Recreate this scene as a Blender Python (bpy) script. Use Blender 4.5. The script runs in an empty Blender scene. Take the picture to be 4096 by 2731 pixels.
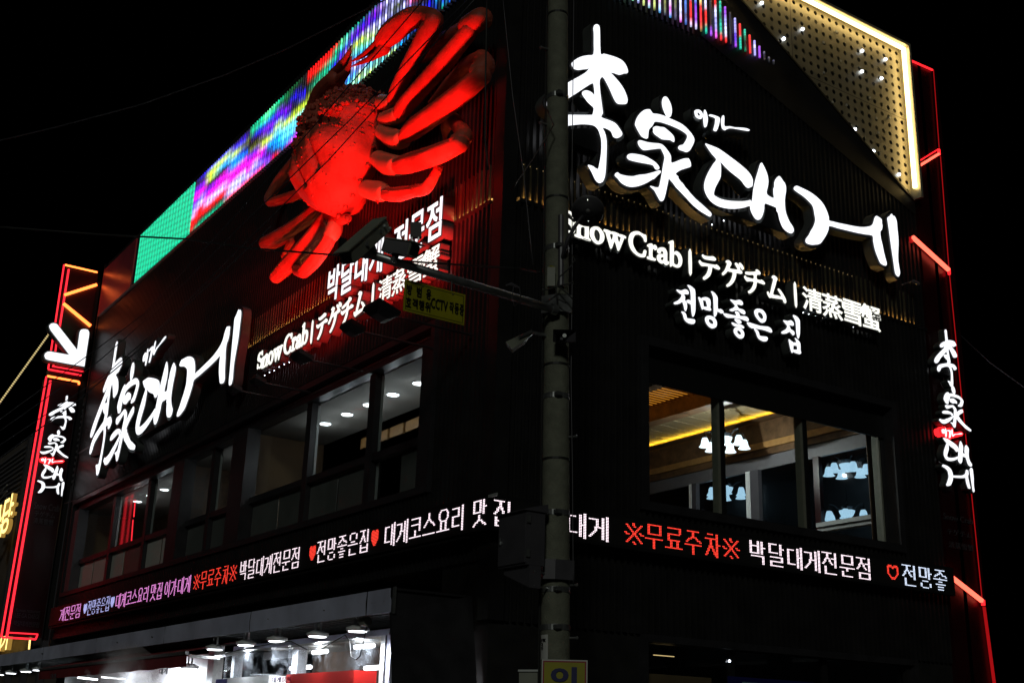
import bpy, bmesh, math, random
from mathutils import Vector, Matrix
random.seed(7)
SC = bpy.context.scene
COL = SC.collection
# ------------------------------------------------------------------ camera
FOC = 4815.85
YAW, PITCH, ROLL = (math.radians(a) for a in (146.2296, 18.3554, 1.7941))
CAM = Vector((13.41252694, -8.7237676, 1.6))
_f = Vector((math.cos(PITCH)*math.cos(YAW), math.cos(PITCH)*math.sin(YAW), math.sin(PITCH)))
_r = Vector((math.sin(YAW), -math.cos(YAW), 0.0))
_u = _r.cross(_f)
_R = _r*math.cos(ROLL) + _u*math.sin(ROLL)
_U = _u*math.cos(ROLL) - _r*math.sin(ROLL)
cam = bpy.data.cameras.new('camera')
camo = bpy.data.objects.new('camera', cam)
COL.objects.link(camo)
camo.matrix_world = Matrix(((_R.x, _U.x, -_f.x, CAM.x), (_R.y, _U.y, -_f.y, CAM.y), (_R.z, _U.z, -_f.z, CAM.z), (0, 0, 0, 1)))
cam.sensor_width = 36.0
cam.lens = FOC/4096*36
cam.clip_end = 2000
cam.clip_start = 0.1
SC.camera = camo
# ------------------------------------------------------------------ world, street lighting fill, exposure
W = bpy.data.worlds.new('World')
SC.world = W
W.use_nodes = True
nt = W.node_tree
bg = nt.nodes['Background']
sky = nt.nodes.new('ShaderNodeTexSky')
sky.sky_type = 'NISHITA'
sky.sun_disc = False
sky.sun_elevation = math.radians(-9)
sky.sun_rotation = math.radians(200)
nt.links.new(sky.outputs[0], bg.inputs[0])
bg.inputs[1].default_value = 0.05
SUN = bpy.data.lights.new('street_fill', 'SUN')  # directional fill standing in for the unseen street lighting
SUN.energy = 0.25
SUN.color = (0.95, 1.0, 0.88)
SUN.angle = math.radians(8)
suno = bpy.data.objects.new('street_fill', SUN)
COL.objects.link(suno)
suno.rotation_euler = Vector((1.0, -0.85, 0.6)).to_track_quat('Z', 'Y').to_euler()
SC.view_settings.view_transform = 'Standard'
SC.view_settings.look = 'None'
SC.view_settings.exposure = 0
SC.view_settings.gamma = 1
SC.render.engine = 'CYCLES'
SC.cycles.use_denoising = True
SC.cycles.max_bounces = 5
SC.cycles.diffuse_bounces = 2
SC.cycles.glossy_bounces = 3
SC.cycles.transparent_max_bounces = 12
SC.cycles.volume_bounces = 1
SC.cycles.sample_clamp_indirect = 3.0
SC.cycles.caustics_reflective = False
SC.cycles.caustics_refractive = False

# ------------------------------------------------------------------ surveying: where a sight line of the photo meets a real plane
def ray(px, py):
    return _R*((px-2048)/FOC) - _U*((py-1365.5)/FOC) + _f
def hx(px, py, x):
    d = ray(px, py); return CAM + d*((x-CAM.x)/d.x)
def hy(px, py, y):
    d = ray(px, py); return CAM + d*((y-CAM.y)/d.y)
def hz(px, py, z):
    d = ray(px, py); return CAM + d*((z-CAM.z)/d.z)
def hd(px, py, D):
    d = ray(px, py); return CAM + d*(D/math.hypot(d.x, d.y))
def wl(px, py, off=0.0):      # left wall: plane y=-off -> (x, z)
    p = hy(px, py, -off); return (p.x, p.z)
def wr(px, py, off=0.0):      # right wall: plane x=off -> (y, z)
    p = hx(px, py, off); return (p.y, p.z)
def pj(P):
    q = Vector(P)-CAM
    w = q.dot(_f); return (2048+FOC*q.dot(_R)/w, 1365.5-FOC*q.dot(_U)/w)

# ------------------------------------------------------------------ materials
def mat(name, col=(.5, .5, .5), rough=.6, metal=0.0, emit=None, es=0.0, noise=0.0, nscale=8.0, bump=0.0, bscale=30.0, spec=0.5):
    m = bpy.data.materials.new(name); m.use_nodes = True
    t = m.node_tree; b = t.nodes['Principled BSDF']
    b.inputs['Base Color'].default_value = (*col, 1)
    b.inputs['Roughness'].default_value = rough
    b.inputs['Metallic'].default_value = metal
    b.inputs['Specular IOR Level'].default_value = spec
    if emit:
        b.inputs['Emission Color'].default_value = (*emit, 1)
        b.inputs['Emission Strength'].default_value = es
    if noise or bump:
        tc = t.nodes.new('ShaderNodeTexCoord')
    if noise:
        n = t.nodes.new('ShaderNodeTexNoise'); n.inputs['Scale'].default_value = nscale; n.inputs['Detail'].default_value = 6
        t.links.new(tc.outputs['Object'], n.inputs['Vector'])
        r = t.nodes.new('ShaderNodeValToRGB')
        r.color_ramp.elements[0].position = .3; r.color_ramp.elements[1].position = .75
        r.color_ramp.elements[0].color = (*[c*(1-noise) for c in col], 1)
        r.color_ramp.elements[1].color = (*[min(1, c*(1+noise)) for c in col], 1)
        t.links.new(n.outputs['Fac'], r.inputs[0]); t.links.new(r.outputs[0], b.inputs['Base Color'])
        mr = t.nodes.new('ShaderNodeMapRange'); mr.inputs[3].default_value = max(.03, rough-.12); mr.inputs[4].default_value = min(1, rough+.15)
        t.links.new(n.outputs['Fac'], mr.inputs[0]); t.links.new(mr.outputs[0], b.inputs['Roughness'])
    if bump:
        n2 = t.nodes.new('ShaderNodeTexNoise'); n2.inputs['Scale'].default_value = bscale; n2.inputs['Detail'].default_value = 4
        t.links.new(tc.outputs['Object'], n2.inputs['Vector'])
        bp = t.nodes.new('ShaderNodeBump'); bp.inputs['Strength'].default_value = bump; bp.inputs['Distance'].default_value = .02
        t.links.new(n2.outputs['Fac'], bp.inputs['Height']); t.links.new(bp.outputs[0], b.inputs['Normal'])
    return m
def emat(name, col, s):
    return mat(name, (.02, .02, .02), .5, emit=col, es=s)
M = {}
M['clad'] = mat('black_corrugated_metal', (.022, .021, .022), .38, noise=.3, nscale=2, spec=.35)
M['backwall'] = mat('dark_back_sheet', (.018, .017, .017), .6, noise=.3, nscale=3)
M['liner'] = mat('glow_liner', (.11, .095, .06), .5, noise=.25, nscale=5)
M['black'] = mat('black_paint', (.012, .012, .013), .5)
M['frame'] = mat('dark_window_frame', (.030, .029, .033), .38, noise=.2, nscale=4)
M['alu'] = mat('grey_aluminium', (.5, .52, .52), .45, .2, noise=.12)
M['return'] = mat('letter_return_steel', (.11, .12, .118), .45, .2, noise=.25, nscale=3)
M['white_led'] = emat('white_acrylic_lit', (.93, .95, 1.0), 1.35)
M['white_led_w'] = emat('warm_white_acrylic_lit', (1.0, 1.0, .9), 1.25)
M['red_led'] = emat('red_neon', (1.0, .015, .02), 2.2)
M['red_dim'] = emat('red_neon_dim', (1.0, .01, .015), .36)
M['orange_led'] = emat('orange_neon', (1.0, .16, .03), 4.5)
M['redface'] = mat('dark_red_panel', (.028, .0025, .004), .32, noise=.2, nscale=2)
M['warmstrip'] = emat('warm_led_strip', (1.0, .52, .13), 42.0)
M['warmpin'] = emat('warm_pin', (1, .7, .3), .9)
M['warmstrip2'] = emat('warm_white_led_strip', (1.0, .70, .26), 9)
M['pin_led'] = emat('white_pin_light', (.8, .88, 1), 6)
M['perf'] = mat('perforated_steel', (.27, .25, .19), .42, .35, noise=.15, nscale=3)
M['concrete'] = mat('pole_concrete', (.21, .215, .165), .85, noise=.22, nscale=9, bump=.5, bscale=60)
M['steel'] = mat('galvanised_steel', (.42, .43, .44), .32, .8, noise=.2, nscale=12)
M['boxgrey'] = mat('cabinet_grey', (.10, .095, .11), .42, .2, noise=.1, nscale=5)
M['camwhite'] = mat('camera_housing', (.27, .28, .23), .5, noise=.12, nscale=9)
M['camdark'] = mat('camera_housing_dark', (.16, .155, .17), .4, noise=.1)
M['rubber'] = mat('cable_rubber', (.02, .02, .02), .55)
M['wire_grey'] = mat('cable_grey', (.06, .06, .075), .5)
M['signyellow'] = mat('yellow_sign_sheet', (.42, .39, .012), .5, noise=.12, nscale=6)
M['signblack'] = mat('sign_black_print', (.012, .012, .012), .5)
M['navy'] = mat('navy_print', (.01, .012, .12), .5)
M['signwhite'] = mat('white_sign_edge', (.7, .7, .68), .5)
M['signred'] = mat('red_sign_line', (.35, .01, .03), .5)
M['fascia'] = mat('blue_grey_fascia', (.60, .62, .82), .5, 0, noise=.25, nscale=1.2)
M['awning'] = mat('dark_red_awning_cloth', (.22, .022, .028), .75, noise=.25, nscale=3, bump=.3, bscale=14)
M['whitepaint'] = mat('white_paint', (.78, .8, .82), .35, noise=.06)
M['wood'] = mat('brown_wood', (.15, .082, .04), .42, noise=.45, nscale=6)
M['woodlight'] = mat('light_timber_planks', (.50, .40, .24), .5, noise=.14, nscale=5)
M['woodorange'] = mat('lattice_timber', (.45, .24, .08), .5, noise=.2)
M['ceilwhite'] = mat('white_ceiling_board', (.36, .34, .31), .7, noise=.06)
M['wallbeige'] = mat('tan_wallpaper', (.20, .125, .065), .7, noise=.2, nscale=2)
M['floor'] = mat('room_floor', (.10, .07, .05), .5, noise=.2)
M['asphalt'] = mat('asphalt', (.05, .05, .05), .85, noise=.3, nscale=20)
M['paving'] = mat('paving', (.16, .15, .14), .8, noise=.25, nscale=9)
M['lamp_face'] = emat('cool_white_lamp_face', (.92, .97, 1), 7)
M['bell'] = emat('frosted_bell_lit', (.78, .92, 1), 2.2)
M['bell_reflection'] = emat('bell_reflection_glow', (.66, .9, 1), 2.2)
M['iron'] = mat('dark_iron', (.03, .035, .04), .4, .6)
M['cove'] = emat('yellow_cove_strip', (1.0, .58, .04), 12.0)
M['orangepanel'] = emat('orange_lattice_light', (1.0, .36, .03), .75)
M['red_lamp'] = emat('red_flood_face', (1.0, .02, .015), 14)
M['yellow_sign'] = emat('yellow_neon_letters', (1.0, .72, .22), 2.2)
M['yellow_side'] = emat('yellow_neon_side', (.75, .42, .08), .45)
M['bulb'] = emat('warm_bulb', (.9, .7, .3), .8)
M['crab'] = mat('crab_shell', (.50, .10, .06), .55, noise=.38, nscale=2.2, bump=1.0, bscale=9, spec=.3)
M['joint'] = mat('crab_joint_membrane', (.60, .26, .15), .45, noise=.1, nscale=3)
M['brown_bldg'] = mat('neighbour_wall', (.12, .10, .09), .7, noise=.3, nscale=1)
M['film_grey'] = mat('frosted_window_film', (.50, .50, .47), .5, noise=.1, nscale=1.5)
M['film_dark'] = mat('dark_window_film', (.11, .12, .115), .4, noise=.2, nscale=2)
M['banner_red'] = mat('red_banner_print', (.72, .02, .015), .5)
M['poster'] = mat('pale_poster', (.26, .42, .44), .5)
M['brownwall'] = mat('brown_tile_wall', (.22, .15, .11), .6, noise=.3, nscale=5)
def glassmat(name, tint=(1, 1, 1), refl=.08, dirt=0.0):
    m = bpy.data.materials.new(name); m.use_nodes = True; t = m.node_tree
    for n in list(t.nodes): t.nodes.remove(n)
    o = t.nodes.new('ShaderNodeOutputMaterial'); tr = t.nodes.new('ShaderNodeBsdfTransparent'); gl = t.nodes.new('ShaderNodeBsdfGlossy')
    gl.inputs['Roughness'].default_value = .04
    tr.inputs[0].default_value = (*tint, 1)
    fw = t.nodes.new('ShaderNodeLayerWeight'); fw.inputs[0].default_value = .5
    pw_ = t.nodes.new('ShaderNodeMath'); pw_.operation = 'POWER'; pw_.inputs[1].default_value = 5.0; t.links.new(fw.outputs['Facing'], pw_.inputs[0])
    lw = t.nodes.new('ShaderNodeMapRange'); lw.inputs[3].default_value = refl*.3; lw.inputs[4].default_value = .6; t.links.new(pw_.outputs[0], lw.inputs[0])
    mx = t.nodes.new('ShaderNodeMixShader')
    t.links.new(lw.outputs[0], mx.inputs[0]); t.links.new(tr.outputs[0], mx.inputs[1]); t.links.new(gl.outputs[0], mx.inputs[2])
    last = mx
    if dirt:
        df = t.nodes.new('ShaderNodeBsdfDiffuse'); df.inputs[0].default_value = (.8, .88, 1, 1)
        tc = t.nodes.new('ShaderNodeTexCoord'); n = t.nodes.new('ShaderNodeTexNoise'); n.inputs['Scale'].default_value = 6; n.inputs['Detail'].default_value = 9
        n3 = t.nodes.new('ShaderNodeTexNoise'); n3.inputs['Scale'].default_value = 90
        t.links.new(tc.outputs['Object'], n.inputs['Vector']); t.links.new(tc.outputs['Object'], n3.inputs['Vector'])
        mu = t.nodes.new('ShaderNodeMath'); mu.operation = 'MULTIPLY'
        t.links.new(n.outputs[0], mu.inputs[0]); t.links.new(n3.outputs[0], mu.inputs[1])
        mr = t.nodes.new('ShaderNodeMapRange'); mr.inputs[1].default_value = .22; mr.inputs[2].default_value = .5; mr.inputs[4].default_value = dirt
        t.links.new(mu.outputs[0], mr.inputs[0])
        m2 = t.nodes.new('ShaderNodeMixShader'); t.links.new(mr.outputs[0], m2.inputs[0]); t.links.new(mx.outputs[0], m2.inputs[1]); t.links.new(df.outputs[0], m2.inputs[2]); last = m2
    t.links.new(last.outputs[0], o.inputs[0])
    return m
M['glass'] = glassmat('window_glass', (.9, .93, .93))
M['glass_dirty'] = glassmat('wet_tank_glass', (.95, .97, 1), dirt=.38)
M['glass_dome'] = glassmat('lamp_dome_glass', (.75, .75, .75), refl=.3)

# ------------------------------------------------------------------ mesh helpers
class MB:
    def __init__(s): s.v = []; s.f = []; s.mi = []; s.smooth = False
    def add(s, vs, fs, mi=0):
        o = len(s.v); s.v += [tuple(v) for v in vs]; s.f += [tuple(i+o for i in f) for f in fs]; s.mi += [mi]*len(fs)
    def box(s, a, b, mi=0):
        x0, y0, z0 = (min(a[i], b[i]) for i in range(3)); x1, y1, z1 = (max(a[i], b[i]) for i in range(3))
        s.add([(x0, y0, z0), (x1, y0, z0), (x1, y1, z0), (x0, y1, z0), (x0, y0, z1), (x1, y0, z1), (x1, y1, z1), (x0, y1, z1)],
              [(0, 3, 2, 1), (4, 5, 6, 7), (0, 1, 5, 4), (1, 2, 6, 5), (2, 3, 7, 6), (3, 0, 4, 7)], mi)
    def bar(s, p, q, w, h, up=(0, 0, 1), mi=0):
        p = Vector(p); q = Vector(q); d = (q-p).normalized(); up = Vector(up)
        sd = d.cross(up)
        if sd.length < 1e-4: sd = d.cross(Vector((1, 0, 0)))
        sd.normalize(); u = sd.cross(d).normalized(); a = sd*w/2; b = u*h/2
        s.add([p-a-b, p+a-b, p+a+b, p-a+b, q-a-b, q+a-b, q+a+b, q-a+b],
              [(0, 1, 2, 3), (7, 6, 5, 4), (0, 4, 5, 1), (1, 5, 6, 2), (2, 6, 7, 3), (3, 7, 4, 0)], mi)
    def tube(s, pts, rad, n=8, cap=True, mi=0):
        pts = [Vector(p) for p in pts]
        if not hasattr(rad, '__len__'): rad = [rad]*len(pts)
        t0 = (pts[1]-pts[0]).normalized(); ref = Vector((0, 0, 1)) if abs(t0.z) < .9 else Vector((1, 0, 0))
        nrm = t0.cross(ref).normalized(); vs = []
        for i, p in enumerate(pts):
            t = (pts[min(i+1, len(pts)-1)]-pts[max(i-1, 0)])
            t = t.normalized() if t.length > 1e-9 else t0
            nrm = (nrm - t*nrm.dot(t)).normalized(); bn = t.cross(nrm)
            for k in range(n):
                a = 2*math.pi*k/n; vs.append(p+(nrm*math.cos(a)+bn*math.sin(a))*rad[i])
        fs = []
        for i in range(len(pts)-1):
            for k in range(n):
                k2 = (k+1) % n; fs.append((i*n+k, i*n+k2, (i+1)*n+k2, (i+1)*n+k))
        if cap: fs.append(tuple(range(n-1, -1, -1))); fs.append(tuple((len(pts)-1)*n+k for k in range(n)))
        s.add(vs, fs, mi)
    def disc(s, c, nrm, r, n=16, th=.01, mi=0):
        c = Vector(c); nrm = Vector(nrm).normalized(); s.tube([c-nrm*th/2, c+nrm*th/2], r, n, True, mi)
    def lathe(s, c, axis, prof, n=16, mi=0):
        c = Vector(c); ax = Vector(axis).normalized(); s.tube([c+ax*h for h, r in prof], [max(r, 1e-4) for h, r in prof], n, True, mi)
    def sphere(s, c, r, n=8, m=5, mi=0):
        prof = [(-r*math.cos(math.pi*i/m), r*math.sin(math.pi*i/m)) for i in range(m+1)]
        s.lathe(c, (0, 0, 1), prof, n, mi)
    def mesh(s, name, mats):
        me = bpy.data.meshes.new(name); me.from_pydata(s.v, [], s.f)
        if not isinstance(mats, (list, tuple)): mats = [mats]
        for m in mats: me.materials.append(m)
        if len(mats) > 1: me.polygons.foreach_set('material_index', s.mi)
        if s.smooth: me.polygons.foreach_set('use_smooth', [True]*len(me.polygons))
        me.update(); return me
    def build(s, name, mats, parent=None, smooth=False, **kw):
        s.smooth = smooth; o = bpy.data.objects.new(name, s.mesh(name, mats)); COL.objects.link(o)
        if parent:
            o.parent = parent; o.matrix_parent_inverse = Matrix.Translation(-Vector(parent.location))
        for k, v in kw.items(): o[k] = v
        return o
def thing(name, label, cat, loc=(0, 0, 0), group=None):
    o = bpy.data.objects.new(name, None); COL.objects.link(o); o.location = loc; o.empty_display_size = .2
    o['label'] = label; o['category'] = cat
    if group: o['group'] = group
    return o
def tagit(o, label, cat, group=None):
    o['label'] = label; o['category'] = cat
    if group: o['group'] = group
    return o
def inst(name, me, parent, loc=(0, 0, 0)):
    o = bpy.data.objects.new(name, me); COL.objects.link(o); o.parent = parent
    o.location = Vector(loc)-Vector(parent.location)
    return o
def light(name, kind, loc, energy, color, size=.1, target=None, spot=None, parent=None):
    L = bpy.data.lights.new(name, kind); L.energy = energy; L.color = color
    if kind == 'SPOT': L.spot_size = math.radians(spot or 90); L.spot_blend = .35; L.shadow_soft_size = size
    elif kind == 'AREA': L.size = size
    else: L.shadow_soft_size = size
    o = bpy.data.objects.new(name, L); COL.objects.link(o); o.location = loc
    if target is not None: o.rotation_euler = (Vector(loc)-Vector(target)).to_track_quat('Z', 'Y').to_euler()
    if parent: o.parent = parent; o.matrix_parent_inverse = Matrix.Translation(-Vector(parent.location))
    return o
# sheets cut from outlines: outline loops in 2-D -> face plate and deeper return, by a filled 2-D curve
def smooth_loop(pts, k=2):
    out = []; n = len(pts)
    for i in range(n):
        p0, p1, p2, p3 = (Vector(pts[(i+j-1) % n]) for j in range(4))
        d = (p2-p1).length
        sharp = False
        for j in range(k):
            t = j/k
            q = .5*((2*p1)+(-p0+p2)*t+(2*p0-5*p1+4*p2-p3)*t*t+(-p0+3*p1-3*p2+p3)*t**3)
            out.append((q.x, q.y))
    return out
def area2(l): return sum(l[i-1][0]*l[i][1]-l[i][0]*l[i-1][1] for i in range(len(l)))/2
def grow(l, d):                                    # push a closed loop outwards by d
    if area2(l) < 0: l = l[::-1]
    n = len(l); out = []
    for i in range(n):
        a, b, c = Vector(l[i-1]), Vector(l[i]), Vector(l[(i+1) % n])
        e1 = (b-a); e2 = (c-b)
        if e1.length < 1e-7 or e2.length < 1e-7: continue
        e1.normalize(); e2.normalize()
        n1 = Vector((e1.y, -e1.x)); n2 = Vector((e2.y, -e2.x)); m = n1+n2
        if m.length < .3: m = n1+e1*.6
        m.normalize(); k = min(1.6, 1/max(.5, m.dot(n1)))
        out.append(tuple(b+m*d*k))
    return out
def fill_mesh(loops, half, offset=0.0):
    cu = bpy.data.curves.new('tmp', 'CURVE'); cu.dimensions = '2D'; cu.fill_mode = 'BOTH'; cu.extrude = half
    for l in loops:
        s = cu.splines.new('POLY'); s.points.add(len(l)-1); s.use_cyclic_u = True
        for p, q in zip(s.points, l): p.co = (q[0], q[1], 0, 1)
    o = bpy.data.objects.new('tmp', cu); COL.objects.link(o)
    me = bpy.data.meshes.new_from_object(o.evaluated_get(bpy.context.evaluated_depsgraph_get()))
    bpy.data.objects.remove(o); bpy.data.curves.remove(cu); return me
def text_mesh(s, half, offset=0.0):
    cu = bpy.data.curves.new('tmp', 'FONT'); cu.body = s; cu.extrude = half; cu.offset = offset; cu.resolution_u = 3
    o = bpy.data.objects.new('tmp', cu); COL.objects.link(o)
    me = bpy.data.meshes.new_from_object(o.evaluated_get(bpy.context.evaluated_depsgraph_get()))
    bpy.data.objects.remove(o); bpy.data.curves.remove(cu); return me
def place_mesh(me, fn, name, material, parent, **kw):
    """fn maps (a, b, c) of the flat mesh to the world"""
    for v in me.vertices: v.co = fn(v.co)
    me.materials.clear(); me.materials.append(material)
    bm = bmesh.new(); bm.from_mesh(me); bmesh.ops.recalc_face_normals(bm, faces=bm.faces); bm.to_mesh(me); bm.free()
    o = bpy.data.objects.new(name, me); COL.objects.link(o)
    if parent: o.parent = parent; o.matrix_parent_inverse = Matrix.Translation(-Vector(parent.location))
    for k, v in kw.items(): o[k] = v
    return o
LW = lambda a, b, off: Vector((a, -off, b))        # left wall: a = x, b = z
RW = lambda a, b, off: Vector((off, a, b))         # right wall: a = y, b = z
def letter(loops, wall, off_face, depth, rim, parent, face_m, k=2, side_m=None, rimk=1.0):
    """one channel letter: steel return with black bezel, lit face set in front. loops[0] outer, others holes"""
    L = [smooth_loop(l, k) if k > 1 else list(l) for l in loops]
    outer = [grow(L[0], rim)]
    fh = .006
    body = fill_mesh(outer, depth/2)
    o = place_mesh(body, lambda c: wall(c.x, c.y, off_face-depth/2-.012+c.z), 'letter', side_m or M['return'], parent)
    bez = fill_mesh([grow(L[0], rim*1.02)]+[grow(h, -rim*.25) for h in L[1:]], .012)
    place_mesh(bez, lambda c: wall(c.x, c.y, off_face-.004+c.z*.5), 'bezel', M['black'], o)
    fc = fill_mesh(L, fh)
    place_mesh(fc, lambda c: wall(c.x, c.y, off_face+.012+c.z), 'lit_face', face_m, o)
    return o
def tloops(loops, ox, oy, s, conv): return [[conv(ox+x/s, oy+y/s) for x, y in l] for l in loops]
def P(s): v = [float(t) for t in s.replace(',', ' ').split()]; return list(zip(v[::2], v[1::2]))

# ------------------------------------------------------------------ ground
g = MB(); g.add([(-300, -300, 0), (300, -300, 0), (300, 300, 0), (-300, 300, 0)], [(0, 1, 2, 3)])
go = g.build('ground', M['asphalt'], None); go['kind'] = 'structure'
g = MB(); g.box((-32, -1.9, .002), (1.9, 0, .13)); g.box((0, 0, .002), (1.9, 14, .13))
go = g.build('pavement', M['paving'], None); go['kind'] = 'structure'

# ------------------------------------------------------------------ the building
BX, BY = -22.2, 10.1                                # wall lengths
B = thing('restaurant_building', 'black ribbed three storey corner restaurant building with lit signs on both walls', 'building')
TOP = 15.1
PIT = .1185
g = MB()                                            # plain sheets behind the ribs, with openings left out
def panelL(g, x0, x1, z0, z1, y0=.06, y1=.16): g.box((x0, y0, z0), (x1, y1, z1))
def panelR(g, y0, y1, z0, z1, x0=-.06, x1=-.16): g.box((x0, y0, z0), (x1, y1, z1))
WTOP, WBOT = 7.60, 5.15
panelL(g, BX, -.16, 7.75, 13.3); panelL(g, BX, -.16, 3.9, 5.0); panelL(g, BX, -21.9, 5.0, 7.75); panelL(g, -1.75, -.16, 5.0, 7.75)
panelL(g, -1.3, -.16, .1, 3.9); panelL(g, BX, -.16, 13.3, TOP, .12, .22)
panelR(g, .06, BY, 7.43, 9.14); panelR(g, .06, BY, 9.14, 11.8); panelR(g, .06, 5.9, 11.8, 13.32);panelR(g, 5.9, BY, 11.8, 13.32, -.14, -.24); panelR(g, .06, 2.72, 3.1, 7.43); panelR(g, 8.38, BY, 3.1, 7.43)
panelR(g, 2.72, 8.38, 3.1, 4.99); panelR(g, .06, 2.72, .1, 3.1); panelR(g, 8.42, BY, .1, 3.1); panelR(g, .06, BY, 13.32, TOP, -.14, -.24)
g.build('wall', M['backwall'], B)
g = MB(); g.box((BX, .3, TOP-.12), (-.3, BY, TOP-.02)); g.build('roof', M['black'], B)
g = MB(); g.box((BX, .3, .1), (BX+.1, BY, TOP-.13)); g.box((BX+.1, BY-.1, .1), (-.3, BY, TOP-.13)); g.build('rear_wall', M['backwall'], B)
# ribs, one slat at a time; short ones under the windows joined
def slatmesh(L, left, name):
    m = MB()
    if left: m.box((-.026, 0.0, 0), (.026, .058, L))
    else: m.box((0.0, -.026, 0), (-.058, .026, L))
    return m.mesh(name, M['clad'])
up_l = slatmesh(13.3-9.20, True, 'cladding_slat'); mid_l = slatmesh(9.14-7.75, True, 'cladding_slat'); full_l = slatmesh(9.14-3.9, True, 'cladding_slat')
up_r = slatmesh(13.32-9.20, False, 'cladding_slat'); mid_r = slatmesh(9.14-7.43, False, 'cladding_slat'); full_r = slatmesh(9.14-3.1, False, 'cladding_slat')
nl = int((-.3-BX)/PIT)
rest = MB()
for i in range(nl):
    x = -.30-i*PIT
    inst('cladding_slat', up_l, B, (x, 0, 9.20))
    lo, hi = (3.9, 9.14) if (x > -1.72 or x < -21.95) else (7.76, 9.14)
    rest.box((x-.026, 0, lo), (x+.026, .058, hi))
    if lo > 5: rest.box((x-.026, 0, 3.9), (x+.026, .058, 5.0))
    rest.box((x-.026, .03, 13.36), (x+.026, .118, TOP))
nr = int((BY-.3)/PIT)
for i in range(nr):
    y = .30+i*PIT
    zt = 13.32
    if y > 5.6: zt = min(13.32, 14.372+(11.929-14.372)*(y-5.24)/(9.349-5.24)-.06)
    if zt < 13.3:
        g = MB(); g.box((0, y-.026, 9.20), (-.058, y+.026, zt)); g.build('cladding_slat', M['clad'], B)
    else: inst('cladding_slat', up_r, B, (0, y, 9.20))
    lo = 3.1 if (y < 2.68 or y > 8.42) else 7.44
    rest.box((0, y-.026, lo), (-.058, y+.026, 9.14))
    if lo > 5: rest.box((0, y-.026, 3.1), (-.058, y+.026, 4.98))
    if y < 3.9: rest.box((-.03, y-.026, 13.36), (-.118, y+.026, TOP))
rest.build('lower_cladding_slats', M['clad'], B, kind='stuff')
g = MB(); g.box((-.24, -.012, 3.1), (.012, .058, 13.34)); g.box((.012, .058, 3.1), (-.045, .24, 13.34)); g.build('corner_trim', M['clad'], B)
g = MB(); g.box((BX-.02, -.02, 3.5), (BX+.08, .3, TOP)); g.build('end_trim', M['clad'], B)
g = MB(); g.box((.02, BY-.1, .13), (-.3, BY, TOP)); g.build('end_trim', M['clad'], B)
# warm light channel behind the ribs at z 9.2 on both walls
pinm = MB()
g = MB(); g.box((BX+.1, -.006, 9.14), (-.3, .05, 9.165)); g.box((BX+.1, -.006, 9.165), (-.3, -.002, 9.20)); g.build('light_ledge', M['black'], B)
g = MB(); g.box((.006, .3, 9.14), (-.05, BY-.1, 9.165)); g.box((.006, .3, 9.165), (.002, BY-.1, 9.20)); g.build('light_ledge', M['black'], B)
for i in range(0, 104):
    x = -.30-PIT*(i+.5)
    if x < -12.6 and i % 3: continue
    g = MB(); g.box((x-.030, .002, 9.17), (x+.028, .044, 9.18)); g.build('warm_light_strip', M['warmstrip'], B)
    w = (.028, .028, .007, .028, .016, .006, .028)[(i*5) % 7]
    g = MB(); g.box((x-.0325, .004, 9.20), (x-.030, .004+1.6*w, 9.80)); g.build('glow_liner', M['liner'], B)  # pale liner added on the rib side so the strip glow shows
for i in range(0, 76):
    y = .30+PIT*(i+.5)
    g = MB(); g.box((-.002, y-.030, 9.17), (-.044, y+.028, 9.18)); g.build('warm_light_strip', M['warmstrip'], B)
    w = (.028, .007, .028, .028, .028, .006, .016)[(i*3) % 7]
    g = MB(); g.box((-.004, y+.030, 9.20), (-.004-1.6*w, y+.0325, 9.80)); g.build('glow_liner', M['liner'], B)  # same added liner to catch the glow on this wall
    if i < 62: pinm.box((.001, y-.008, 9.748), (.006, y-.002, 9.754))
pinm.build('pin_reflections', M['warmpin'], B, kind='stuff')
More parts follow.
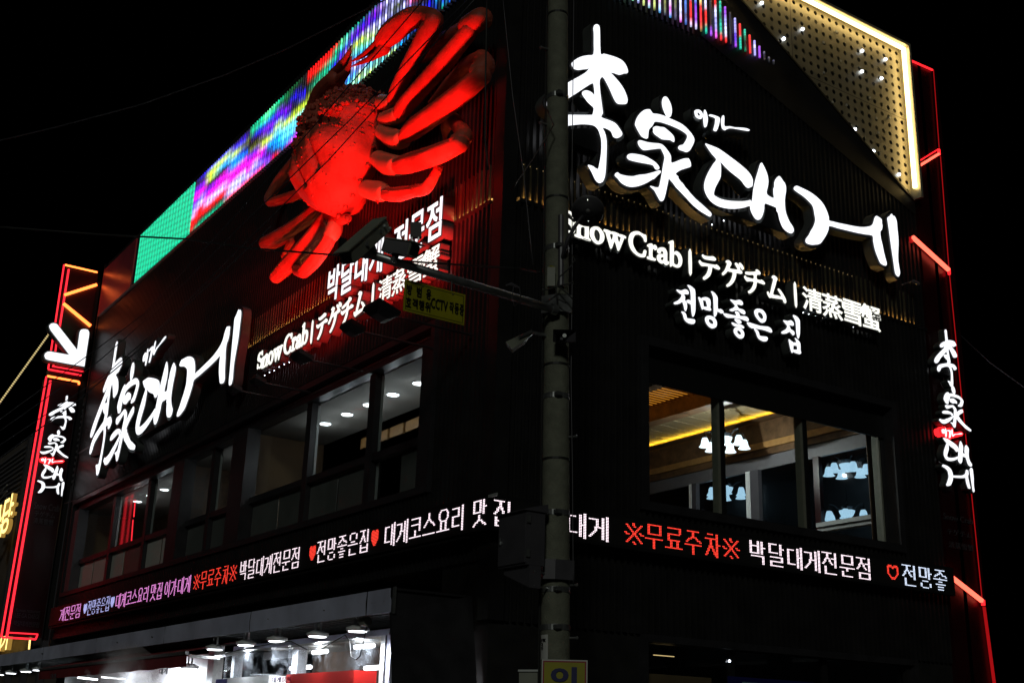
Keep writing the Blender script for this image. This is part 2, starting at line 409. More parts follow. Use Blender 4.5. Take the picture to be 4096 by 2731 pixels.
# ------ parapet light tubes
def lerp3(a, b, t): return tuple(a[i]+(b[i]-a[i])*t for i in range(3))
CC = dict(G=(.01, .62, .42), g=(0, .18, .08), k=(.004, .004, .008), u=(.16, .06, .9), p=(.42, .08, .95), m=(1.1, .14, 1.0), w=(1.0, 1.0, 1.45), l=(.5, .48, 1.15),
          c=(.12, .62, 1.3), C=(.55, 1.15, 1.35), y=(.95, 1.15, .35), o=(.22, .25, .07), r=(1.1, .03, .03), n=(.006, .006, .02), b=(.08, .22, .8), W=(.5, 1.3, .8), d=(.08, .08, .16))
KEY = [  # photo column, colours from the top of the tube to its foot
 (572, 'GGGGGGGGGG'), (762, 'GGGGGGGGGG'), (766, 'nnpmplwrrn'), (800, 'unpmlwrrkG'), (828, 'uyykpmwrkG'), (890, 'uyckmmwrkG'), (925, 'nuyccmmwwr'), (960, 'nuobcmmwwr'),
 (985, 'knokbmmwlr'), (988, 'GGknopmmwr'), (1020, 'GGukopmwlr'), (1050, 'WWbpoymplr'), (1075, 'WGbpuyckpl'), (1104, 'GgpuyCcckr'), (1135, 'ggnpuyCCck'), (1165, 'gnuknyCCcm'),
 (1200, 'knnuoyCCmm'), (1212, 'knnunyCCmp'), (1216, 'rrknoyCCmw'), (1262, 'rrgGoyCCpm'), (1300, 'rrGGouCClm'), (1330, 'rGGupCClpc'), (1356, 'GWupyClpCc'), (1400, 'GpuyClwcCy'),
 (1440, 'gupyWcwlyC'), (1480, 'gpuwyCwlCy'), (1532, 'lwdwlCwdoC'), (1575, 'dlwodCwlcy'), (1610, 'owldwcbdoc'), (1655, 'grkgrdkcbk'), (1685, 'rrkrrkdbkk'), (1720, 'udbddukubk'),
 (1760, 'kbdkGkdGkk'), (1775, 'GWkuGWbbuG'), (1812, 'ubGWublbGu'), (1990, 'kkkkkkkkkk')]
def tube_cols(px):
    px = max(573, px)
    for (a, s), (b, t) in zip(KEY, KEY[1:]):
        if a <= px <= b: break
    f = (px-a)/max(1, b-a)
    o = []
    for i in range(10):
        c = lerp3(CC[s[i]], CC[t[i]], f); l = sum(c)/3; o.append(tuple(max(.002, l+(v-l)*1.5)**1.35 for v in c))
    return o
tm = bpy.data.materials.new('pixel_tube_light'); tm.use_nodes = True
_b = tm.node_tree.nodes['Principled BSDF']; _a = tm.node_tree.nodes.new('ShaderNodeVertexColor'); _a.layer_name = 'glow'
tm.node_tree.links.new(_a.outputs[0], _b.inputs['Emission Color']); _b.inputs['Emission Strength'].default_value = 1.35
_b.inputs['Base Color'].default_value = (.25, .25, .25, 1); _b.inputs['Roughness'].default_value = .3
def tube_obj(parent, x, y, z0, z1, cols, axis):
    n = 24; m = MB(); r = .019
    pts = [(0, 0, z0+(z1-z0)*i/n) for i in range(n+1)]
    m.tube([(x, y, p[2]) for p in pts], r, 6)
    me = m.mesh('light_tube', tm)
    ca = me.color_attributes.new('glow', 'FLOAT_COLOR', 'POINT')
    for i in range(n+1):
        v = (1-i/n)*9.0; j = min(8, int(v)); c = lerp3(cols[j], cols[j+1], v-j)
        k = .35+.65*abs(math.sin(i*1.15+x*3.1+y*5))
        for q in range(6): ca.data[i*6+q].color = (c[0]*k, c[1]*k, c[2]*k, 1)
    me.polygons.foreach_set('use_smooth', [True]*len(me.polygons))
    o = bpy.data.objects.new('light_tube', me); COL.objects.link(o); o.parent = parent
    return o
TL = thing('light_tube_screen', 'long parapet screen of coloured vertical light tubes above the left wall', 'light display')
TR = thing('light_tube_screen', 'short row of coloured light tubes ending at the perforated panel, right wall', 'light display')
xg = wl(418, 1079)[0]
for i in range(nl):
    x = -.30-i*PIT
    if x > -1.6 or x < BX+.1: continue
    px = pj((x, -.04, 14.1))[0]
    if px < 545: continue
    cols = tube_cols(px)
    if px > 1330:
        k = 1.35 if i % 2 else .33
        cols = [tuple(c*k for c in q) for q in cols]
    else: cols = [tuple(c*(1.15 if i % 2 else .68) for c in q) for q in cols]
    tube_obj(TL, x, -.005, 13.42, 14.88, cols, 0)
# the dead panel at the far left end of the screen, polished and reflecting the red neon
g = MB(); x1 = -.30-int((-.3-(wl(540, 960)[0]+.06))/PIT)*PIT
x1 = wl(552, 945)[0]
g.box((BX+.05, -.03, 13.4), (x1, .02, 14.9))
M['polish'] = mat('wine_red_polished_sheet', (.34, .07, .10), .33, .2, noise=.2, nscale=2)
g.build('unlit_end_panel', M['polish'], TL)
g = MB()
for i in range(nl):
    x = -.30-i*PIT; g.box((x-.03, -.05, 13.34), (x+.03, .02, 13.385))
g.build('tube_foot_brackets', M['camdark'], TL, kind='stuff')
hyp = [wr(3000, 43), wr(3230, 306), wr(3418, 525), wr(3635, 778)]
def hypz(y):
    (a, b), (c, d) = hyp[0], hyp[3]; return b+(d-b)*(y-a)/(c-a)
rc = ['yyCw', 'oocC', 'ooyW', 'ccCl', 'oooy', 'mmmC', 'ooyo', 'mmwc', 'oood', 'mwmc', 'nodd', 'wwwm', 'bbdb', 'rrrw', 'uppw', 'rrro', 'wwrG', 'nkkp', 'rwlm', 'GgGr', 'plwr', 'nkkk', 'llup', 'rrGG', 'Ggkg', 'rrrr', 'lwll', 'pppp', 'dkkk']
k = 0
for i in range(nr):
    y = .30+i*PIT
    if y < 2.15 or y > 5.85: continue
    top = min(14.9, hypz(y)-.62) if y > 4.0 else 14.9
    if top < 13.5: top = 13.5
    s = rc[min(k, len(rc)-1)]; k += 1
    full = [CC[s[0]]]*6+[CC[s[0]], CC[s[1]], CC[s[2]], CC[s[3]]] if top > 14.5 else [CC[s[min(3, int(j*.4))]] for j in range(10)]
    if top > 14.5:
        full = [CC[c] for c in 'olcymw'[:6]]; full = [full[(q+k) % 6] for q in range(6)]+[CC[s[0]], CC[s[1]], CC[s[2]], CC[s[3]]]
    tube_obj(TR, -.005, 0, 13.42, top, full, 1).location = (0.05, y, 0)
# ------ perforated corner panel with warm light strips
PP = thing('perforated_panel', 'triangular perforated steel panel edged with a glowing warm light strip, top right', 'panel')
Y0, Y1, ZT, ZB = 4.9, 9.5, 15.2, 11.9
def perf(y0, y1, z0, z1):
    m = MB(); n = 8
    cs = .0985
    ny = int(round((y1-y0)/.197)); nz = int(round((z1-z0)/.193))
    for a in range(ny):
        for b in range(nz):
            ya, yb = y0+(y1-y0)*a/ny, y0+(y1-y0)*(a+1)/ny; za, zb = z0+(z1-z0)*b/nz, z0+(z1-z0)*(b+1)/nz
            yc, zc = (ya+yb)/2, (za+zb)/2
            if zb < hypz(yb)-.05: continue
            sq = [(yb, zc), (yb, zb), (yc, zb), (ya, zb), (ya, zc), (ya, za), (yc, za), (yb, za)]
            vs = [(-.02, p[0], p[1]) for p in sq]+[(-.02, yc+.047*math.cos(math.pi/4*i), zc+.047*math.sin(math.pi/4*i)) for i in range(8)]+[(-.035, yc+.047*math.cos(math.pi/4*i), zc+.047*math.sin(math.pi/4*i)) for i in range(8)]
            m.add(vs, [(i, (i+1) % 8, 8+(i+1) % 8, 8+i) for i in range(8)]+[(8+i, 8+(i+1) % 8, 16+(i+1) % 8, 16+i) for i in range(8)])
    return m
cut_y, cut_z = 7.33, 13.57
for (a, b, c, d) in ((Y0, 6.33, 13.57, ZT-.1), (6.34, 9.5, 13.575, ZT-.06), (6.34, 9.5, 11.7, 13.565)):
    perf(a, b, c, d).build('perforated_sheet', M['perf'], PP)
g = MB(); g.box((-.02, 4.6, ZT-.06), (.22, 9.56, ZT)); g.box((-.02, 9.50, 11.80), (.22, 9.56, ZT-.06)); g.build('edge_frame', mat('steel_edge', (.4, .38, .3), .35, .4, noise=.15), PP)
g = MB(); g.box((.08, 4.6, ZT-.11), (.15, 9.43, ZT-.075)); g.box((.08, 9.44, 12.02), (.15, 9.485, ZT-.08)); g.build('light_strip', M['warmstrip2'], PP)
pins = MB(); duds = MB()
cr = lambda x, y: wr(3000+x*.5102, y*.5102, .0)
for x, y in ((90, 28), (262, 308), (410, 232), (877, 402), (1060, 468), (875, 563), (1028, 617), (820, 1016), (965, 1188), (1165, 1370)):
    a, b = cr(x, y); pins.sphere((.01, a, b), .034, 6, 4)
for x, y in ((678, 252), (577, 335), (711, 480), (579, 572), (940, 767), (758, 825), (990, 928), (1095, 925), (648, 803), (1008, 1042)):
    a, b = cr(x, y); duds.box((-.01, a-.022, b-.022), (.01, a+.022, b+.022))
pins.build('pin_light', M['pin_led'], PP); duds.build('clear_pin_lens', M['alu'], PP)
# dark sloping cladding in front of the panel's lower half, and the black board behind it
g = MB()
sl = [(hyp[0][0]-1.7, hypz(hyp[0][0]-1.7)), (hyp[3][0]+.25, hypz(hyp[3][0]+.25))]
hz_ = lambda y: hypz(y)
ys = [4.3, 9.56]
v = [(.035, 4.0, hypz(4.0)), (.035, 9.57, hypz(9.57)), (.035, 9.57, hypz(9.57)-.05), (.035, 4.0, hypz(4.0)-.05)]
vb = [(.013, *p[1:]) for p in v]
g.add(v+vb, [(0, 1, 2, 3), (7, 6, 5, 4), (0, 4, 5, 1), (2, 6, 7, 3), (1, 5, 6, 2), (0, 3, 7, 4)])
g.build('sloping_edge_trim', M['black'], PP)
g = MB()
pts = [(4.0, 13.36), (8.9, 11.72), (9.56, 11.5), (9.56, hypz(9.56)-.01), (4.0, hypz(4.0)-.01)]
v = [(.012, *p) for p in pts]; vb = [(.002, *p) for p in pts]
g.add(v+vb, [(0, 1, 2, 3, 4), (9, 8, 7, 6, 5), (0, 5, 6, 1), (1, 6, 7, 2), (2, 7, 8, 3), (3, 8, 9, 4), (0, 4, 9, 5)])
g.build('lower_backing_board', M['clad'], PP)

# ================================================================== logo outlines (2-D, in metres on the right wall)
rw35 = lambda x, y: wr(x, y, .36)
def T(ox, oy, s, *ls): return tloops([P(l) for l in ls], ox, oy, s, rw35)
A_ = (2240, 80, 2.24); B_ = (2440, 370, 3.136); C_ = (2760, 560, 3.136); D_ = (3150, 700, 3.136)
G_LI = [T(*A_, "322,45 340,52 350,75 353,150 358,308 385,308 440,322 490,338 535,358 565,382 590,420 604,465 595,482 570,483 545,493 520,494 480,480 447,476 470,500 510,545 545,590 572,635 592,685 600,720 595,748 580,757 530,757 505,747 480,710 445,630 410,560 379,514 350,545 352,620 362,710 378,830 376,845 368,860 366,878 420,898 470,918 500,940 530,980 550,1015 550,1035 530,1055 500,1062 475,1050 465,1030 455,1005 430,985 376,967 395,1010 408,1060 413,1130 408,1280 402,1370 393,1420 375,1455 350,1464 325,1450 305,1420 280,1365 247,1308 258,1304 290,1315 334,1342 350,1290 365,1200 368,1100 358,1040 335,980 300,950 250,940 180,938 100,947 70,952 45,970 20,1010 -15,1030 -50,1010 -62,960 -40,900 10,865 60,855 100,855 270,856 290,845 299,795 280,772 250,745 215,700 195,668 200,645 230,636 262,645 290,665 304,685 305,640 300,600 290,570 240,597 180,637 117,678 60,715 20,760 -30,800 -75,810 -110,790 -128,750 -110,700 -60,650 20,595 93,551 160,515 210,485 240,462 257,437 240,443 200,447 160,452 125,443 110,425 100,400 110,380 150,350 200,330 250,322 297,312 300,220 300,120 296,80 305,52")]
G_GA = [T(*B_, "684,58 710,70 740,120 762,180 768,240 760,290 745,315 725,322 705,310 680,260 655,190 647,130 655,85 668,64"),
 T(*B_, "425,225 485,218 505,235 530,270 580,275 660,295 760,340 870,390 940,440 1000,505 1035,555 1050,600 1040,645 1010,705 985,740 950,752 905,735 880,730 855,710 852,690 870,668 905,662 930,635 955,590 965,555 955,530 920,500 860,465 760,420 660,385 600,372 555,372 540,395 520,430 485,465 475,500 470,560 463,580 440,582 390,555 350,490 318,430 310,395 330,330 370,270"),
 T(*B_, "545,438 575,430 620,438 670,445 710,475 760,520 795,565 798,625 770,612 745,600 700,597 645,590 600,560 570,540 545,515 535,490 540,475 533,460"),
 T(*B_, "345,620 365,606 400,612 470,632 560,642 625,650 670,680 720,740 750,790 758,830 760,885 800,880 860,855 910,837 970,831 985,845 1002,880 1007,930 980,945 900,970 850,995 825,1015 815,1030 850,1062 848,1078 885,1130 900,1140 930,1185 960,1220 1010,1280 1070,1345 1130,1395 1190,1450 1240,1495 1264,1525 1260,1550 1245,1560 1190,1530 1120,1485 1040,1420 950,1325 870,1240 820,1190 790,1145 745,1095 732,1072 715,1150 690,1270 670,1340 655,1362 640,1367 620,1355 600,1320 575,1275 550,1230 497,1180 520,1182 600,1198 625,1130 645,1020 665,900 680,820 665,770 645,730 630,708 560,713 450,727 410,724 385,705 355,665"),
 T(*B_, "208,810 220,785 260,773 330,780 420,800 490,835 560,880 600,925 612,955 600,970 580,972 560,960 545,930 525,913 470,900 400,888 310,870 240,850 215,830"),
 T(*B_, "55,1045 68,1015 92,1008 112,1028 180,1048 265,1057 310,1050 360,1038 430,1032 520,1010 590,988 618,984 628,995 626,1012 590,1045 545,1090 530,1092 460,1135 390,1165 320,1184 245,1187 180,1165 130,1130 95,1085")]
G_EG = [T(*B_, "1055,235 1085,222 1120,228 1150,260 1158,300 1145,330 1125,338 1085,322 1062,290", "1090,252 1105,257 1125,280 1120,296 1105,300 1090,280"),
 T(*B_, "1180,222 1195,240 1210,280 1219,340 1212,400 1200,435 1187,442 1176,430 1168,380 1165,320 1172,250"),
 T(*B_, "1235,290 1250,282 1290,290 1340,308 1370,330 1365,380 1350,440 1330,485 1318,490 1292,478 1300,440 1312,390 1315,350 1318,335 1290,315 1240,300"),
 T(*B_, "1405,298 1420,296 1426,330 1425,380 1430,432 1490,430 1530,438 1568,445 1640,448 1700,455 1740,472 1742,482 1725,487 1650,475 1568,460 1500,453 1460,465 1440,478 1420,472 1400,450 1390,400 1388,360 1396,320")]
G_DAE = [T(*C_, "190,62 205,56 280,85 360,120 480,205 600,295 700,380 750,440 778,500 778,550 773,585 750,598 725,605 695,590 660,545 625,500 530,425 440,345 372,272 380,330 377,460 355,515 320,580 300,630 291,690 320,715 380,745 470,765 560,772 650,773 720,765 748,757 772,774 785,660 800,570 825,470 850,390 870,320 888,290 905,310 940,380 965,450 975,530 965,600 952,650 958,685 985,710 1045,735 1043,680 1042,610 1053,590 1053,540 1070,495 1105,458 1130,475 1160,520 1180,545 1195,590 1195,650 1180,760 1187,880 1205,950 1240,1030 1280,1090 1293,1130 1288,1155 1265,1175 1215,1155 1165,1110 1135,1050 1115,990 1100,920 1080,890 1075,852 1000,820 930,800 922,870 905,940 880,990 850,1005 815,990 775,930 752,870 745,830 680,850 600,863 520,867 420,855 330,825 260,775 210,710 180,640 173,570 190,490 230,400 290,300 326,246 270,180")]
G_GE = [T(*D_, "75,180 85,150 110,140 150,158 240,200 320,250 400,320 450,385 490,470 510,540 514,575 570,590 640,608 740,628 850,650 940,658 1020,648 1060,625 1075,590 1085,550 1098,525 1110,517 1140,535 1172,560 1175,610 1182,640 1175,690 1155,715 1162,800 1180,870 1200,970 1220,1050 1236,1110 1225,1140 1165,1110 1135,1050 1100,960 1080,880 1070,820 1062,762 980,748 870,728 760,702 620,668 518,640 505,690 475,760 440,815 400,865 350,875 300,878 250,865 225,845 225,805 260,760 290,700 320,650 345,570 335,500 325,440 305,380 240,310 180,260 120,220"),
 T(*D_, "1248,540 1275,520 1298,490 1315,520 1328,515 1350,550 1363,600 1370,690 1380,780 1383,880 1378,1000 1382,1100 1402,1220 1395,1260 1383,1277 1355,1250 1340,1200 1325,1090 1305,960 1285,820 1268,690 1255,600")]
LOGO = G_LI+G_GA+G_EG+G_DAE+G_GE
SR = thing('logo_sign', 'giant white brush lettered sign 李家대게 high on the right wall beside the pole', 'sign', (0, 5, 10))
for gl in LOGO: letter(gl, RW, .36, .19, .055 if gl not in G_EG else .06, SR, M['white_led'])
# the same sign on the left wall: scaled to its own size by four matching points
def solve_aff(src, dst):
    def lin(vals):
        A = [[0.0]*3 for _ in range(3)]; b = [0.0]*3
        for (x, y), v in zip(src, vals):
            r = (x, y, 1)
            for i in range(3):
                b[i] += r[i]*v
                for j in range(3): A[i][j] += r[i]*r[j]
        return Matrix(A).inverted() @ Vector(b)
    p = lin([d[0] for d in dst]); q = lin([d[1] for d in dst])
    return lambda a, b: (p[0]*a+p[1]*b+p[2], q[0]*a+q[1]*b+q[2])
f36 = lambda x, y: wl(x, y, .36)
src = [rw35(3564, 856), rw35(2383.8, 100), rw35(2396, 733.6), rw35(3591, 1107), rw35(3150+225/3.136, 700+845/3.136), rw35(2440+1262/3.136, 370+1540/3.136)]
dst = [f36(953.5, 1245.6), f36(469.4, 1365.2), f36(386.5, 1900), f36(917, 1536), f36(340+820/2.1485, 1200+990/2.1485), f36(340+438/2.1485, 1200+1275/2.1485)]
affL = solve_aff(src, dst)
SLs = thing('logo_sign', 'white brush lettered sign 李家대게 at the far left end of the left wall above the windows', 'sign', (-18, 0, 10))
for gl in LOGO: letter([[affL(*p) for p in l] for l in gl], LW, .36, .18, .07, SLs, M['white_led'])

# ---- Snow Crab line
rw2 = lambda x, y: wr(x, y, .22)
def T2(ox, oy, s, *ls): return tloops([P(l) for l in ls], ox, oy, s, rw2)
E_ = (2270, 890, 4.704); F_ = (2760, 1000, 5.88); H_ = (2660, 1100, 3.92)
G_SNOW = [T2(*E_, "100,-190 112,-80 85,-85 60,-140 10,-170 -40,-160 -50,-125 -20,-85 50,-40 110,20 133,90 130,165 100,210 40,205 -20,175 -70,140 -80,150 -105,135 -110,20 -80,25 -60,90 -10,145 40,160 70,135 65,85 20,35 -50,-10 -105,-60 -125,-120 -115,-185 -70,-225 -10,-225 50,-195 80,-205"),
 T2(*E_, "130,-5 235,15 240,50 280,20 330,15 375,50 390,100 390,290 420,320 418,357 283,315 284,272 315,275 320,120 300,90 265,90 238,120 238,240 273,265 272,308 133,265 135,220 165,225 170,60 130,35"),
 T2(*E_, "505,82 560,88 610,125 650,175 678,240 682,300 665,360 630,400 580,415 525,400 470,350 430,285 412,220 415,160 435,110 470,88", "530,138 560,148 590,190 606,240 604,300 590,345 562,358 530,340 500,280 488,225 495,170 510,145"),
 T2(*E_, "680,130 805,175 807,225 780,222 820,345 852,240 825,220 822,175 950,215 952,265 925,265 960,390 998,285 970,275 968,225 1082,265 1084,308 1055,305 965,525 930,512 880,352 825,482 790,470 710,195 680,180"),
 T2(*E_, "1300,170 1340,180 1395,215 1440,235 1470,252 1475,370 1440,360 1425,310 1390,265 1345,235 1300,232 1260,245 1230,290 1216,350 1220,410 1240,470 1280,540 1320,580 1370,600 1410,590 1430,522 1472,540 1465,600 1450,652 1400,658 1340,645 1270,600 1210,540 1165,460 1143,370 1143,300 1165,230 1200,190 1250,172"),
 T2(*E_, "1497,420 1540,402 1585,408 1590,445 1615,425 1650,435 1675,480 1670,515 1640,525 1615,500 1590,515 1588,655 1642,682 1641,725 1495,685 1494,640 1525,642 1525,470 1497,460"),
 T2(*E_, "1680,530 1700,490 1760,472 1820,490 1855,545 1865,600 1865,730 1895,735 1900,775 1870,803 1830,800 1805,770 1770,778 1720,755 1680,700 1675,640 1700,600 1760,598 1797,600 1795,560 1760,530 1740,580 1715,587 1690,570", "1800,655 1765,660 1740,680 1745,705 1770,715 1797,705"),
 T2(*E_, "1895,365 1945,348 1985,358 1988,555 2030,542 2090,575 2135,650 2147,730 2130,810 2090,850 2040,850 1985,825 1960,812 1950,823 1918,805 1922,420 1895,400", "1990,620 2020,605 2055,630 2080,690 2082,750 2065,795 2035,800 1990,770"),
 T2(*E_, "2272,545 2318,555 2325,962 2280,945")]
G_KATA = [T2(*F_, "285,108 310,130 360,148 450,158 515,153 560,175 595,215 592,245 565,258 480,245 380,230 320,205 285,165 270,130"),
 T2(*F_, "215,245 235,265 265,295 350,318 450,337 580,357 605,347 650,380 688,430 680,462 650,465 580,435 510,412 490,520 455,610 400,665 325,708 293,655 340,610 385,550 415,470 422,395 350,382 275,382 235,350 200,290 200,260"),
 T2(*F_, "860,247 900,252 945,290 960,330 940,380 915,437 1010,458 1110,467 1090,410 1045,325 1070,305 1110,335 1150,390 1165,440 1160,470 1195,495 1213,530 1205,562 1160,560 1080,545 1070,600 1050,680 1010,760 950,830 870,873 847,825 900,780 950,710 985,620 993,530 920,515 880,497 840,540 770,600 742,552 790,500 830,430 865,320 835,295 833,265"),
 T2(*F_, "1155,305 1190,330 1230,380 1248,430 1240,465 1220,470 1195,430 1160,370 1138,325"),
 T2(*F_, "1295,518 1380,522 1470,518 1550,508 1530,485 1548,463 1590,480 1630,520 1643,560 1630,583 1557,592 1555,690 1640,712 1665,703 1710,735 1745,780 1740,810 1715,812 1640,785 1557,765 1545,850 1510,930 1450,995 1385,1027 1355,975 1410,935 1455,870 1480,800 1485,750 1400,738 1340,742 1300,705 1268,650 1270,615 1290,608 1310,640 1390,665 1485,683 1485,593 1400,590 1300,572"),
 T2(*F_, "1915,630 1945,602 1990,620 2030,660 2040,700 2020,740 1985,870 1935,1045 2030,1070 2140,1100 2100,1010 2055,935 2072,912 2130,975 2190,1070 2235,1160 2247,1220 2240,1250 2215,1252 2190,1220 2165,1165 2060,1150 1900,1125 1870,1132 1835,1090 1805,1020 1805,985 1825,983 1845,1015 1872,1030 1920,820 1950,690 1920,660"),
 T2(3160, 1120, 5.88, "78,100 125,110 152,600 108,590")]
def glyph_box(s, wall, a0, a1, b0, b1, off, depth, parent, face_m, bold=.028, rim=.03, side=None, bezel=True):
    """one typeface character fitted to a rectangle of the wall"""
    ref = text_mesh(s, 0, 0)
    xs = [v.co.x for v in ref.vertices]; zs = [v.co.y for v in ref.vertices]
    if not xs: return None
    x0, x1, z0, z1 = min(xs), max(xs), min(zs), max(zs); bpy.data.meshes.remove(ref)
    fa = lambda c: (a0+(c.x-x0)/(x1-x0)*(a1-a0), b0+(c.y-z0)/(z1-z0)*(b1-b0))
    o = parent; k = (x1-x0)/abs(a1-a0)
    if depth:
        body = text_mesh(s, depth/2, bold+rim*k*.6)
        def f1(c):
            a, b = fa(c); return wall(a, b, off-depth/2-.006+c.z)
        o = place_mesh(body, f1, 'letter', side or M['return'], parent)
        if bezel:
            bz = text_mesh(s, .006, bold+rim*k*.62)
            def f2(c):
                a, b = fa(c); return wall(a, b, off-.002+c.z*.5)
            place_mesh(bz, f2, 'bezel', M['black'], o)
    fc = text_mesh(s, .004, bold)
    def f3(c):
        a, b = fa(c); return wall(a, b, off+.008+c.z)
    return place_mesh(fc, f3, 'lit_face' if depth else 'letter', face_m, o)
SN = thing('text_sign', 'white lit line Snow Crab テゲチム 清蒸雪蟹 under the big logo on the right wall', 'sign', (0, 5, 9))
for gl in G_SNOW+G_KATA: letter(gl, RW, .22, .15, .028, SN, M['white_led_w'])
kb = []
for ch, x0, y0, x1, y1 in (('清', 295, 150, 745, 790), ('蒸', 765, 300, 1215, 950), ('雪', 1235, 445, 1690, 1080), ('蟹', 1685, 550, 2115, 1215)):
    xm, ym = 3160+(x0+x1)/2/5.88, 1120+(y0+y1)/2/5.88
    a0 = rw2(3160+x0/5.88, ym)[0]; a1 = rw2(3160+x1/5.88, ym)[0]; tilt = 60
    b1 = rw2(xm, 1120+(y0+tilt)/5.88)[1]; b0 = rw2(xm, 1120+(y1-tilt)/5.88)[1]
    kb.append((ch, a0, a1, b0, b1))
    glyph_box(ch, RW, a0, a1, b0, b1, .22, .15, SN, M['white_led_w'], .014, .03)
# same line on the left wall, red lit returns
la0, lb0 = wl(1029, 1478, .22); la1, lb1 = wl(1757, 1050, .22)
ra0 = min(p[0] for p in G_SNOW[0][0]); ra1 = kb[-1][2]
rb0 = min(p[1] for p in G_SNOW[2][0]); rb1 = max(p[1] for p in G_SNOW[2][0])
zc_ = wl(1029, 1410, .22)[1]
def affS(a, b):
    t = (a-ra0)/(ra1-ra0); return (la0+(la1-la0)*t, 8.10+(b-8.40)*1.0)
SCALE_B = 1.0
SL2 = thing('text_sign', 'white lit line Snow Crab テゲチム 清蒸雪蟹 on the left wall with red lit letter sides', 'sign', (-6, 0, 8.4))
bmin = min(p[1] for p in G_SNOW[3][0]); 
LZ0 = wl(1207, 1405, .22)[1]
sa = lambda a, b: (la0+(la1-la0)*(a-ra0)/(ra1-ra0), b-bmin+ZL0)
ZL0 = wl(1120, 1435, .22)[1]
for gl in G_SNOW+G_KATA: letter([[sa(*p) for p in l] for l in gl], LW, .22, .16, .028, SL2, M['white_led_w'])
for ch, a0, a1, b0, b1 in kb:
    p0 = sa(a0, b0); p1 = sa(a1, b1); glyph_box(ch, LW, p0[0], p1[0], p0[1], p1[1], .22, .16, SL2, M['white_led_w'], .004, .03)
# Korean line above it
SK = thing('text_sign', 'white lit Korean line 박달대게 전문점 on the left wall partly behind the cameras', 'sign', (-5, 0, 9))
ka0, kz0 = wl(1308, 1180, .22); ka1, kz1 = wl(1770, 945, .22)
s_ = '박달대게 전문점'; n_ = 7.55; adv = (ka1-ka0)/n_; pos = 0
zt = wl(1350, 1062, .22)[1]; zb = wl(1350, 1190, .22)[1]
for ch in s_:
    if ch == ' ': pos += .55; continue
    glyph_box(ch, LW, ka0+pos*adv+.03, ka0+(pos+.9)*adv, zb, zt, .22, .20, SK, M['white_led'], .012, .03); pos += 1
# 전망좋은 집
SV = thing('text_sign', 'white lit brush lettered line 전망좋은 집 just above the right wall window', 'sign', (0, 5, 8))
for ls in (["175,232 240,248 300,228 345,245 362,285 350,305 285,300 305,350 300,395 325,430 335,500 318,568 300,540 270,425 220,450 160,462 133,448 140,430 200,400 245,350 255,310 225,290 190,260"],
 ["345,160 390,175 440,215 463,270 465,560 430,657 410,570 400,465 350,440 330,400 365,392 400,400 395,270 375,210"],
 ["250,575 300,590 325,640 335,680 400,690 450,700 462,735 440,768 380,762 330,735 295,690 275,620"],
 ["515,350 545,365 575,400 590,450 592,510 580,545 560,500 540,430"],
 ["565,365 620,350 670,365 700,400 703,470 698,515 712,540 700,562 600,535 597,498 655,503 645,440 630,402 585,400 570,385"],
 ["715,260 760,280 800,330 815,380 815,530 860,535 900,565 905,600 870,600 812,570 800,620 770,660 760,600 752,350"],
 ["680,640 740,655 785,700 803,760 790,815 740,838 690,815 640,755 622,690 640,650", "695,692 735,710 755,745 745,770 710,768 680,740 672,710"],
 ["1015,388 1090,405 1150,392 1195,415 1212,455 1195,475 1115,460 1145,525 1200,540 1240,570 1248,605 1230,618 1180,590 1130,550 1060,570 1015,560 1010,540 1060,520 1095,485 1060,440"],
 ["910,603 1000,620 1115,640 1095,590 1105,570 1150,595 1165,645 1240,648 1285,670 1302,705 1285,728 1200,695 1080,672 980,672 930,640"],
 ["1085,690 1150,700 1185,735 1180,762 1145,765 1105,730"], ["1040,745 1110,770 1190,785 1228,820 1220,838 1150,815 1090,805 1055,780"],
 ["1100,822 1160,828 1210,870 1232,930 1215,985 1170,998 1120,965 1080,910 1073,860", "1130,868 1165,880 1188,910 1180,938 1150,935 1120,905"],
 ["1440,532 1510,545 1560,600 1578,660 1565,725 1520,752 1470,720 1415,650 1395,590 1405,548", "1465,585 1505,600 1535,650 1530,685 1500,693 1465,660 1442,610"],
 ["1280,742 1350,760 1480,800 1600,812 1650,845 1668,885 1655,903 1560,868 1450,845 1350,832 1300,790"],
 ["1390,845 1440,870 1465,920 1475,955 1540,965 1590,975 1600,1005 1580,1038 1530,1038 1470,1005 1440,960 1420,900"],
 ["1848,712 1910,725 1960,712 2000,745 2008,785 1990,797 1930,780 1950,820 1958,850 2005,880 2020,920 2000,948 1950,890 1900,915 1840,922 1820,905 1830,885 1890,850 1912,800 1880,760"],
 ["2000,630 2050,650 2095,700 2103,760 2103,920 2080,1000 2055,900 2045,740 2015,670"],
 ["1933,1008 1970,1040 1998,1060 2000,1150 1995,1210 1980,1215 1960,1150 1945,1080"],
 ["2030,988 2080,1030 2110,1080 2112,1180 2122,1215 2110,1240 2050,1225 2000,1200 1998,1170 2065,1175 2060,1110 2000,1105 1998,1060 2055,1060 2045,1020"]):
    letter(T2(*H_, *ls), RW, .22, .15, .028, SV, M['white_led'])
